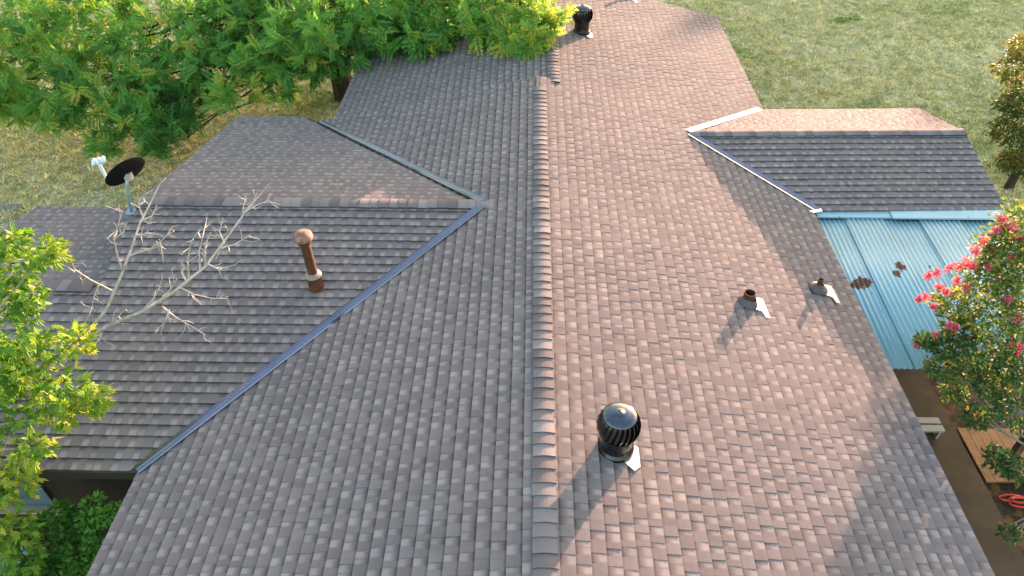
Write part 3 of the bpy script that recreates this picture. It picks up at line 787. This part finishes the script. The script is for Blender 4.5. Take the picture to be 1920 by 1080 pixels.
# ------------------------------------------------------------------ foliage
def unit(a): return a/np.maximum(np.linalg.norm(a, axis=-1, keepdims=True), 1e-9)
def leaf_mesh(name, P, D, S, L, W, tone, droop=.15):
    """n leaves as folded lens shapes: P base, D direction, S side, L length, W width"""
    n = len(P); L = L[:, None]; W = W[:, None]; N = unit(np.cross(S, D))
    v0 = P; v1 = P+D*L*.45+S*W*.5-N*W*.12; v2 = P+D*L*.98-N*L*droop; v3 = P+D*L*.45-S*W*.5-N*W*.12
    V = np.stack([v0, v1, v2, v3], 1).reshape(-1, 3)
    me = bpy.data.meshes.new(name); me.vertices.add(4*n); me.vertices.foreach_set('co', V.astype(np.float32).ravel())
    idx = np.arange(n)[:, None]*4
    tri = np.concatenate([idx+[0, 1, 2], idx+[0, 2, 3]], 1).reshape(-1).astype(np.int32)
    me.loops.add(len(tri)); me.loops.foreach_set('vertex_index', tri)
    me.polygons.add(2*n); me.polygons.foreach_set('loop_start', np.arange(0, 6*n, 3, dtype=np.int32)); me.polygons.foreach_set('loop_total', np.full(2*n, 3, np.int32))
    me.update(); me.validate()
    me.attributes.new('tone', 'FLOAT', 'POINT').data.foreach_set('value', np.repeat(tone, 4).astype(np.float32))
    return me
def rdir(n):
    return unit(rng.normal(size=(n, 3)))
def clump_points(clumps, per):
    """clumps: (centre, radii(3), tone, weight)"""
    P = []; O = []; Tn = []
    for c, r, tn, w in clumps:
        n = int(per*w); d = rdir(n); q = rng.uniform(.25, 1, n)**.45
        lump = 1+.22*np.sin(d[:, 0]*5+c[0]*3)*np.cos(d[:, 1]*4+c[1])+.15*np.sin(d[:, 2]*7+c[0])
        P.append(np.asarray(c)+d*np.asarray(r)*(q*lump)[:, None]); O.append(d); Tn.append(np.full(n, tn)+(q-.80)*.55)  # inner leaves painted darker, imitating shade inside the crown
    return np.concatenate(P), np.concatenate(O), np.concatenate(Tn)
def limb_path(a, b, k=5, wob=.25, arch=.05):
    a = np.asarray(a, float); b = np.asarray(b, float); pts = []
    for i in range(k+1):
        s = i/k; p = a+(b-a)*s; p[2] += arch*math.sin(s*math.pi)*np.linalg.norm(b-a)
        if 0 < i < k: p = p+rng.normal(size=3)*wob*np.linalg.norm(b-a)*.07
        pts.append(p)
    return pts

# big pinnate-leaved tree over the far left of the roof
def C_(px, py, Y, r, tn, w=1.0, sq=.7):
    return (at(px, py, Y), (r, r, r*sq), tn, w)
big = [C_(30, 60, 17, 1.5, .62), C_(150, 40, 17.5, 1.5, .55), C_(60, 150, 15.5, 1.25, .62), C_(180, 140, 15.8, 1.2, .5), C_(-60, 100, 16, 1.5, .66), C_(25, 190, 14.8, .6, .55, .5), C_(105, 205, 14.6, .5, .5, .4),
       C_(280, 60, 17.5, 1.5, .42), C_(290, 170, 15.6, 1.0, .42), C_(245, 225, 14.4, .55, .42, .5), C_(335, 235, 14.6, .45, .12, .35), C_(345, 190, 15.6, .65, .12, .5), C_(290, 275, 13.8, .3, .25, .16), C_(195, 265, 13.8, .32, .5, .18),
       C_(400, 50, 17.2, 1.4, .42), C_(420, 135, 15.8, .95, .36), C_(480, 120, 14.8, .45, .55, .35), C_(520, 40, 16.8, 1.4, .36), C_(545, 110, 15.4, .85, .38), C_(415, 175, 14.2, .22, .65, .12), C_(560, 60, 14.6, .7, .5, .5),
       C_(640, 30, 16.6, 1.3, .36), C_(655, 85, 15.6, .8, .30, .8), C_(590, 110, 15.0, .4, .4, .35), C_(740, 20, 16.2, 1.1, .36), C_(740, 65, 15.2, .6, .38, .6), C_(820, 20, 15.8, .9, .42, .8), C_(810, 75, 14.8, .42, .45, .4),
       C_(900, 15, 15.4, .7, .55, .7), C_(915, 55, 14.6, .38, .62, .4), C_(985, 15, 15.0, .5, .75, .5), C_(985, 85, 13.9, .3, .72, .28), C_(1030, 30, 14.4, .3, .84, .22), C_(1015, 55, 14.0, .25, .84, .2), C_(950, 70, 14.2, .28, .65, .22),
       C_(240, -60, 18.5, 1.8, .5), C_(480, -70, 18.5, 1.8, .45), C_(720, -60, 17.5, 1.5, .45), C_(0, -60, 18.5, 1.8, .6), C_(900, -60, 16.5, 1.1, .55, .7)]  # sunlit parts of the crown painted in as yellower clump tones
big += [(np.array([-6.3, 17.6, 2.9]), (1.3, 1.1, .8), .35, 1.0), (np.array([-7.6, 17.2, 2.6]), (1.2, 1.1, .8), .35, 1.0), (np.array([-4.9, 17.4, 2.9]), (1.0, .9, .7), .35, .8)]
big += [(np.array([x, y, z]), (r, r, r*.75), .5, .9) for x, y, z, r in ((-6, 19, 7.4, 2.2), (-8.5, 18.5, 6.6, 2.0), (-3.6, 18.4, 6.8, 2.0), (-10.5, 18.0, 5.6, 1.8), (-2.0, 17.6, 6.2, 1.5), (-7.2, 17.8, 9.2, 2.0), (-4.6, 17.6, 9.2, 2.0), (-2.6, 17.4, 8.6, 1.6), (-5.8, 17.8, 11.2, 2.0))]
P, O, Tn = clump_points(big, 84)
TF = 6                                              # fronds radiate in tufts from the twig ends
tuft = rng.normal(size=len(P))*.20+.09; ax_ = unit(O+np.array([0, -.15, .25])+rng.normal(size=(len(P), 3))*.35)
P = np.repeat(P, TF, 0); O = np.repeat(O, TF, 0); Tn = np.repeat(Tn+tuft, TF); ax_ = np.repeat(ax_, TF, 0)
n = len(P); D = unit(ax_*.55+rng.normal(size=(n, 3))*.75+np.array([.0, -.10, -.10])); S = unit(np.cross(D, ax_+rng.normal(size=(n, 3))*.25)); L = rng.uniform(.17, .36, n)
P = P+rng.normal(size=(n, 3))*.03
K = 8
LP, LD, LS, LL, LW, LT = [], [], [], [], [], []
Nn = unit(np.cross(S, D))
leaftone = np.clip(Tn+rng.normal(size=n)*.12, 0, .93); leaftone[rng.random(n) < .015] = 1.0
for k in range(K):
    s_ = (k+.6)/K
    base = P+D*(L*s_)[:, None]-Nn*(L*s_*s_*.28)[:, None]
    ll = L*.36*(1-.45*abs(s_-.45))
    for sgn in (-1, 1):
        d2 = unit(S*sgn+D*.55-Nn*.15+rng.normal(size=(n, 3))*.12)
        LP.append(base); LD.append(d2); LS.append(unit(np.cross(d2, Nn))); LL.append(ll); LW.append(ll*.40); LT.append(leaftone+rng.normal(size=n)*.05)
LP, LD, LS = (np.concatenate(x) for x in (LP, LD, LS)); LL, LW, LT = (np.concatenate(x) for x in (LL, LW, LT))
tree = empty('tree', (-5.3, 18.6, 0)); tag(tree, 'big green tree with feathery compound leaves overhanging the far left roof', 'tree')
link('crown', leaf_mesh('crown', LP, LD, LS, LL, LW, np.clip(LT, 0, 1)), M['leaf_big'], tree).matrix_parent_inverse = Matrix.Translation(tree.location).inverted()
b = MB(); t0 = np.array([-5.3, 18.5, 0.]); t1 = np.array([-5.75, 18.3, 2.2]); t2 = np.array([-6.2, 18.0, 3.6])
b.tube([t0-[0, 0, .1], t0+[-.1, 0, .8], t1, t2], [.36, .28, .24, .18], 10)
for c_, r_, tn, w in big:
    st0 = t1 if rng.random() < .5 else t2
    pth = limb_path(st0, np.asarray(c_)-[0, 0, r_[2]*.3], 6, .2, -.08); b.tube(pth, list(np.linspace(.045, .007, 7)), 6, False)
    for _ in range(3):
        e = np.asarray(c_)+rdir(1)[0]*np.asarray(r_)*.8; b.tube(limb_path(c_, e, 3), [.014, .010, .007, .004], 4, False)
b.build('trunk', M['bark'], tree)

# generic simple-leaf crown
def simple_crown(name, clumps, per, L, asp, mat, parent, outw=.6, sd=.12, drop=-.1, yellow=.03, extra=None):
    P, O, Tn = clump_points(clumps, per); n = len(P)
    D = unit(O*outw+rng.normal(size=(n, 3))*.7+np.array([0, 0, drop])); S = unit(np.cross(D, rng.normal(size=(n, 3))*.5+np.array([0, 0, 1.])))
    ll = rng.uniform(L*.65, L*1.25, n); tn = np.clip(Tn+rng.normal(size=n)*sd, 0, .92); tn[rng.random(n) < yellow] = 1
    return link(name, leaf_mesh(name, P, D, S, ll, ll*asp, tn), mat, parent), (P, D, S, tn)

# golden-green tree at the right edge
gt = empty('golden_tree', (11.0, 14.4, 0)); tag(gt, 'golden green tree cut by the upper right edge, standing on the lawn', 'tree')
gold = [C_(1905, 130, 13.6, .40, .6), C_(1935, 180, 13.8, .6, .35, 1.5), C_(1890, 245, 13.4, .38, .5), C_(1930, 300, 13.4, .5, .3, 1.3), C_(1905, 195, 13.5, .4, .35), C_(1975, 240, 13.6, .55, .4, 1.5), C_(1895, 300, 13.2, .28, .7, .6), C_(1925, 90, 13.7, .35, .8, .8)]
simple_crown('crown', gold, 900, .085, .5, M['leaf_gold'], gt, yellow=.06, sd=.16)
b = MB(); g0 = np.array([10.9, 14.2, 0]); g1 = np.array([10.6, 14.1, 1.5]); b.tube([g0, g0+[0, 0, .7], g1], [.10, .085, .07], 8)
for c_, r_, tn, w in gold:
    b.tube(limb_path(g1, c_, 5, .5), list(np.linspace(.04, .006, 6)), 5, False)
b.build('trunk', M['bark'], gt)

# crape myrtle
cm = empty('crape_myrtle', (7.6, 6.0, 0)); tag(cm, 'crape myrtle with pink flower heads and bare grey stems at the right edge', 'tree')
myr = [C_(1850, 520, 6.6, .33, .62), C_(1900, 500, 6.5, .4, .6, 1.3), C_(1790, 570, 6.5, .25, .7, .8), C_(1870, 590, 6.2, .34, .62), C_(1930, 600, 6.2, .4, .55), C_(1880, 460, 6.8, .3, .6), C_(1800, 620, 6.3, .2, .3, .6), C_(1770, 650, 6.2, .18, .25, .6), C_(1840, 655, 6.0, .24, .35, .8), C_(1900, 690, 5.8, .28, .4), C_(1790, 735, 5.9, .14, .55, .4), C_(1900, 770, 5.5, .25, .3, .6), C_(1870, 860, 5.2, .16, .3, .4), C_(1910, 880, 5.1, .2, .3, .5), C_(1920, 420, 6.9, .35, .55), C_(1960, 520, 6.4, .5, .5, 1.5), C_(1980, 700, 5.8, .5, .45, 1.5), C_(1895, 1000, 4.7, .12, .4, .2), C_(1735, 640, 6.3, .12, .35, .35), C_(1760, 690, 6.1, .16, .3, .5), C_(1815, 690, 6.0, .2, .35, .6), C_(1830, 780, 5.7, .18, .3, .5), C_(1860, 720, 5.8, .22, .35, .7)]
simple_crown('crown', myr, 680, .070, .5, M['leaf_myrtle'], cm, yellow=.07, sd=.16)
b = MB(); k0 = np.array([7.55, 5.9, 0.])
for j, (c_, r_, tn, w) in enumerate(myr):
    if c_[2] < .3: continue
    a0 = k0+np.array([rng.uniform(-.12, .12), rng.uniform(-.12, .12), 0]); mid = k0+(np.asarray(c_)-k0)*np.array([.35, .35, .55])
    b.tube([a0, a0*.6+mid*.4+[0, 0, .1], mid, mid*.45+np.asarray(c_)*.55, c_], [.035, .030, .022, .015, .007], 6, False)
    for _ in range(3):
        e = np.asarray(c_)+rdir(1)[0]*np.asarray(r_)*1.0; b.tube(limb_path(mid*.4+np.asarray(c_)*.6, e, 3), [.010, .008, .006, .003], 4, False)
b.build('trunk', M['greybark'], cm)
def petals(c, r, n):
    sub = [np.asarray(c)+rdir(1)[0]*np.array([.55, .55, .7])*r[0] for _ in range(4)]; P = []; dd = []
    for k, q in enumerate(sub):
        d = rdir(n//4); P.append(q+d*np.asarray(r)*rng.uniform(.15, .85, n//4)[:, None]); dd.append(d)
    P = np.concatenate(P); d = np.concatenate(dd); n = len(P); D = unit(d+rng.normal(size=(n, 3))*.6); S = unit(np.cross(D, rng.normal(size=(n, 3))))
    ll = rng.uniform(.014, .030, n); return leaf_mesh('flower_head', P, D, S, ll, ll*.9, rng.random(n), .3)
for (px, py, Y, r) in ((1742, 517, 6.5, .055), (1757, 512, 6.5, .05), (1780, 505, 6.5, .07), (1800, 500, 6.55, .055), (1815, 490, 6.6, .075), (1735, 555, 6.45, .06), (1722, 562, 6.45, .04), (1760, 540, 6.45, .055), (1775, 548, 6.4, .045),
                       (1895, 425, 6.8, .085), (1870, 432, 6.8, .06), (1910, 445, 6.75, .07), (1862, 470, 6.7, .05), (1898, 480, 6.6, .06), (1905, 595, 6.1, .075), (1900, 645, 5.95, .055), (1915, 650, 5.9, .06), (1778, 610, 6.2, .045), (1790, 615, 6.2, .04), (1718, 650, 6.2, .025), (1830, 470, 6.65, .06), (1845, 450, 6.7, .06), (1825, 500, 6.5, .05), (1795, 525, 6.45, .05), (1810, 540, 6.4, .045), (1880, 410, 6.85, .055), (1750, 575, 6.4, .04), (1875, 520, 6.4, .05), (1890, 560, 6.2, .05), (1755, 628, 6.2, .03), (1905, 668, 5.9, .05), (1855, 500, 6.5, .045)):
    c_ = at(px, py, Y); link('flower_head', petals(c_, (r*.75, r*.75, r*.95), 140), M['pink'], cm).matrix_parent_inverse = Matrix.Translation(cm.location).inverted()

# front left tree: lobed leaves plus dead branches
ft = empty('broadleaf_tree', (-7.9, 3.6, 0)); tag(ft, 'yellow green broad-leaved tree reaching in from the lower left edge', 'tree')
fr = [C_(20, 500, 5.4, .20, .55), C_(85, 475, 5.4, .14, .75, .7), C_(40, 560, 5.2, .18, .5), C_(60, 660, 4.9, .24, .6, 1.2), C_(10, 620, 5.0, .28, .5, 1.2), C_(140, 640, 4.9, .15, .75, .7), C_(110, 730, 4.7, .2, .55), C_(175, 745, 4.7, .13, .65, .6), C_(30, 760, 4.6, .26, .45, 1.2), C_(20, 900, 4.2, .22, .75, 1.2), C_(60, 840, 4.3, .14, .6, .6), C_(15, 1000, 3.9, .22, .7, 1.2), C_(-40, 700, 4.7, .4, .5, 1.5), C_(-40, 900, 4.2, .35, .6, 1.5), C_(40, 1050, 3.7, .18, .55), C_(115, 780, 4.5, .12, .8, .5), C_(20, 450, 5.6, .12, .5, .5), C_(5, 700, 4.8, .25, .4)]
def lobed():
    out = [(0, 0)]
    for a, r in ((-75, .55), (-50, .42), (-32, .85), (-18, .55), (0, 1.0), (18, .55), (32, .85), (50, .42), (75, .55)):
        out.append((r*math.sin(math.radians(a)), .08+r*.92*math.cos(math.radians(a))))
    return out
LB = np.array(lobed())
fr = [(c_, tuple(np.array(r_)*1.22), t_, w) for c_, r_, t_, w in fr]
P, O, Tn = clump_points(fr, 118); n = len(P)
D = unit(O*.6+rng.normal(size=(n, 3))*.6+np.array([.2, 0, -.35])); S = unit(np.cross(D, rng.normal(size=(n, 3))*.4+np.array([0, 0, 1.]))); N_ = unit(np.cross(S, D))
LL = rng.uniform(.085, .155, n); tn = np.clip(Tn+rng.normal(size=n)*.15, 0, 1)
order = np.argsort(-np.array([LL[i]/project(P[i])[2] if 0 < project(P[i])[0] < 1920 and 0 < project(P[i])[1] < 1080 and O[i] @ (CP-P[i]) > 0 else 0 for i in range(n)]))
pick = order[:220]; rest = order[220:]
V = []; Fc = []; TT = []
k = len(LB)
for i in rest:
    base = len(V)
    for (x, y) in LB:
        V.append(tuple(P[i]+S[i]*x*LL[i]*.62+D[i]*y*LL[i]-N_[i]*(x*x*.35+y*y*.18)*LL[i]))
    for q in range(1, k-1): Fc.append((base, base+q, base+q+1))
    TT += [tn[i]]*k
me = bpy.data.meshes.new('crown'); me.from_pydata(V, [], Fc); me.attributes.new('tone', 'FLOAT', 'POINT').data.foreach_set('value', TT); me.update()
link('crown', me, M['leaf_front'], ft)
lm = []
for q in range(6):
    me = bpy.data.meshes.new('leaf'); me.from_pydata([(x*.62, y, -(x*x*.35+y*y*.18)) for x, y in LB], [], [(0, a, a+1) for a in range(1, k-1)])
    me.attributes.new('tone', 'FLOAT', 'POINT').data.foreach_set('value', [.3+.13*q]*k); me.materials.append(M['leaf_front']); me.update(); lm.append(me)
inv = Matrix.Translation(ft.location).inverted()
for i in pick:
    o = bpy.data.objects.new('leaf', lm[int(min(5, max(0, (tn[i]-.25)/.13)))]); COL.objects.link(o); o.parent = ft; o.matrix_parent_inverse = inv
    s_ = LL[i]; o.matrix_basis = Matrix(((S[i][0]*s_, D[i][0]*s_, N_[i][0]*s_, P[i][0]), (S[i][1]*s_, D[i][1]*s_, N_[i][1]*s_, P[i][1]), (S[i][2]*s_, D[i][2]*s_, N_[i][2]*s_, P[i][2]), (0, 0, 0, 1)))
b = MB(); f0 = np.array([-7.9, 3.6, 0.]); f1 = np.array([-7.6, 3.9, 2.4]); b.tube([f0, f0*.5+f1*.5, f1], [.14, .12, .09], 8)
for c_, r_, t_, w in fr: b.tube(limb_path(f1, c_, 5, .5), list(np.linspace(.035, .005, 6)), 5, False)
b.build('trunk', M['greybark'], ft)
# bare dead branches rising over the wing
b = MB()
def dead(pts, r0, r1):
    W = [at(*p) for p in pts]; b.tube(W, list(np.linspace(r0, r1, len(W))), 6)
YD = 5.9
dead([(-40, 760, 5.0), (90, 690, 5.5), (200, 612, YD), (265, 585, YD), (325, 548, YD+.05), (385, 500, YD+.1), (430, 440, YD+.2), (462, 395, YD+.3), (485, 368, YD+.35), (503, 346, YD+.4)], .026, .004)
dead([(120, 680, 5.6), (200, 580, 5.9), (228, 515, 6.0), (245, 470, 6.05), (262, 420, 6.1), (280, 385, 6.2), (300, 345, 6.3), (310, 335, 6.3)], .020, .004)
for s_ in ([(462, 395, YD+.3), (480, 385, YD+.3), (505, 375, YD+.3)], [(455, 405, YD+.3), (457, 385, YD+.3), (460, 372, YD+.35)], [(472, 385, YD+.3), (482, 362, YD+.3)],
           [(415, 465, YD+.15), (440, 458, YD+.1), (470, 440, YD+.1)], [(420, 455, YD+.15), (412, 435, YD+.2), (418, 408, YD+.25)], [(385, 500, YD+.1), (385, 460, YD+.15), (395, 435, YD+.2)], [(375, 510, YD+.1), (374, 470, YD+.15), (380, 445, YD), (385, 422, YD+.2)],
           [(355, 525, YD), (352, 490, YD), (358, 455, YD), (374, 430, YD)], [(350, 530, YD), (340, 510, YD), (345, 495, YD)], [(390, 495, YD+.1), (410, 505, YD), (428, 500, YD)], [(340, 540, YD), (365, 552, YD-.1), (400, 560, YD-.1), (428, 556, YD-.1)],
           [(270, 580, YD), (295, 550, YD), (305, 520, YD)], [(300, 565, YD), (318, 545, YD), (328, 530, YD)], [(262, 415, 6.1), (285, 405, 6.1), (294, 385, 6.1)], [(268, 408, 6.1), (262, 390, 6.1), (262, 372, 6.1)],
           [(240, 480, 6.0), (285, 465, 6.0), (305, 450, 6.0), (322, 430, 6.0)], [(300, 455, 6.0), (306, 478, 6.0)], [(230, 510, 6.0), (218, 470, 6.0), (213, 445, 6.0), (222, 420, 6.0), (230, 395, 6.05)], [(213, 450, 6.0), (225, 440, 6.0), (232, 434, 6)],
           [(210, 545, 5.95), (170, 525, 5.9), (140, 505, 5.8), (130, 480, 5.8)], [(255, 440, 6.05), (270, 440, 6.05), (278, 432, 6.05)], [(140, 510, 5.8), (125, 500, 5.8)], [(185, 535, 5.9), (175, 560, 5.8), (172, 580, 5.8)],
           [(305, 575, YD), (330, 595, 5.7), (360, 612, 5.6), (385, 628, 5.6)], [(318, 580, 5.8), (310, 600, 5.7), (304, 615, 5.7)], [(195, 615, YD), (215, 600, YD), (235, 580, YD)], [(150, 650, 5.7), (190, 625, 5.7), (185, 640, 5.6)]):
    dead(s_, .010, .003)
    W = [at(*p) for p in s_]
    for q in range(1, len(W)):
        for _ in range(3):
            st_ = W[q-1]+(W[q]-W[q-1])*rng.uniform(.2, 1); d_ = unit(unit(W[q]-W[q-1])*.8+rng.normal(size=3)*.55); l_ = rng.uniform(.06, .20)
            m_ = st_+d_*l_*.5+rng.normal(size=3)*.012; b.tube([st_, m_, st_+d_*l_+rng.normal(size=3)*.02], [.0045, .0035, .002], 4, False)
# deepening twigs
dt = empty('dead_branches', (-8.0, 4.6, 0)); tag(dt, 'bare grey dead branches reaching over the left wing roof', 'branch')
b.tube([(-8.05, 4.45, 0), (-7.9, 4.6, 1.6), tuple(at(-40, 760, 5.0))], [.06, .05, .034], 7)
b.build('branch', M['deadwood'], dt)

# shrubs at lower left
def shrub(name, label, cl, per, L, loc, mat='leaf_shrub', asp=.5):
    s_ = empty(name, loc); tag(s_, label, 'shrub')
    simple_crown('crown', cl, per, L, asp, M[mat], s_, yellow=.01)
    b = MB()
    for c_, r_, tn, w in cl: b.tube(limb_path(loc, c_, 4), [.016, .013, .010, .007, .004], 5, False)
    b.build('stem', M['bark'], s_); return s_
def G_(x, y, z, r, tn, w=1.): return (np.array([x, y, z]), (r, r, r*.8), tn, w)
shrub('garden_shrub', 'lush green shrub below the wing eave beside the left roof edge', [C_(205, 965, 4.25, .13, .8, .5), C_(165, 975, 4.2, .12, .6, .4), C_(190, 1010, 4.1, .20, .6, .8), C_(150, 1040, 3.95, .22, .6, 1), C_(120, 1000, 4.1, .14, .35, .5), C_(100, 1060, 3.85, .2, .45, .8), C_(190, 1075, 3.8, .22, .5, .9), C_(140, 1110, 3.6, .25, .45, 1), C_(172, 945, 4.35, .10, .7, .25), C_(110, 960, 4.3, .13, .5, .4), C_(75, 985, 4.2, .13, .55, .4), C_(140, 965, 4.3, .10, .35, .3)], 420, .075, (-5.2, 3.75, 0))
shrub('garden_shrub', 'darker shrub at the bottom left corner under yellow leaves', [C_(60, 1075, 3.7, .2, .3, 1.), C_(20, 1110, 3.5, .3, .35, 1.2)], 420, .075, (-6.0, 3.4, 0))
wp = atz(1585, 40, 0)
shrub('lawn_weed', 'dark green weed tuft alone in the right lawn', [G_(wp[0], wp[1], .06, .20, .3), G_(wp[0]+.3, wp[1]+.05, .07, .18, .35), G_(wp[0]-.25, wp[1]-.1, .06, .16, .3)], 160, .06, (wp[0], wp[1], 0))

# ------------------------------------------------------------------ grass
def grass(regions, n):
    xs_, ys_ = [], []
    tot = sum((a[1]-a[0])*(a[3]-a[2]) for a in regions)
    for x0, x1, y0, y1 in regions:
        k = int(n*(x1-x0)*(y1-y0)/tot); xs_.append(rng.uniform(x0, x1, k)); ys_.append(rng.uniform(y0, y1, k))
    x = np.concatenate(xs_); y = np.concatenate(ys_)
    pt = np.stack([x, y, np.zeros_like(x)], 1)-CP; w = pt@fw; u = 960+F*(pt@rt)/w; v = 540+F*(pt@dn)/w
    ok = (u > -250) & (u < 2170) & (v > -160) & (v < 620); x, y = x[ok], y[ok]; n = len(x)
    bl = 7; x = np.repeat(x, bl)+rng.normal(size=n*bl)*.045; y = np.repeat(y, bl)+rng.normal(size=n*bl)*.045   # blades stand in tufts
    tt = np.repeat(rng.random(n), bl); hs = np.repeat(rng.uniform(.55, 1.5, n), bl); n = n*bl
    P = np.stack([x, y, np.zeros(n)], 1); D = unit(np.stack([rng.normal(size=n)*.8, rng.normal(size=n)*.8, np.full(n, .6)], 1)); S = unit(np.cross(D, rng.normal(size=(n, 3))))
    L = rng.uniform(.05, .11, n)*hs
    return leaf_mesh('grass', P, D, S, L, rng.uniform(.012, .026, n), np.clip(tt*.75+rng.random(n)*.25, 0, 1), .35)
me = grass([(4.6, 22, 9.9, 29), (-22, -4.1, 12.75, 29), (-16, -8.4, 8, 12.75), (8, 14, 4, 9.9), (-8.4, -6, 9.7, 12.7)], 75000)
o = link('grass', me, m_grass()); tag(o, 'dry short lawn grass on both sides of the house', 'grass', kind='stuff')

# ------------------------------------------------------------------ unseen tree belt, added to keep the low sun off the lawn
V = []; Fc = []; na, nz = 150, 7
for i in range(na+1):
    a = math.radians(-25+112*i/na); hh = 5.05+.35*math.sin(i*1.7)+.22*math.sin(i*.61+1)+.18*math.sin(i*4.3)
    for j in range(nz*2+1):
        q = j/(nz*2); prof = math.sin(q*math.pi)**.45; r = 61+5*q+.5*math.sin(i*2.3+j*1.9)+.4*math.sin(i*.9-j*3.1)
        V.append((r*math.sin(a), 10+r*math.cos(a), max(-.05, hh*prof*(1+.05*math.sin(i*3.7+j*2.2)))))
nn = nz*2+1
for i in range(na):
    for j in range(nn-1): Fc.append((i*nn+j, i*nn+j+1, (i+1)*nn+j+1, (i+1)*nn+j))
b = MB(); b.add(V, Fc); o = b.build('wood', simple('far_foliage', (.045, .08, .025), .9, var=.6, scale=1.5, bump=.8)); tag(o, 'low far-off wood closing the lawn behind the house', 'wood', kind='stuff')
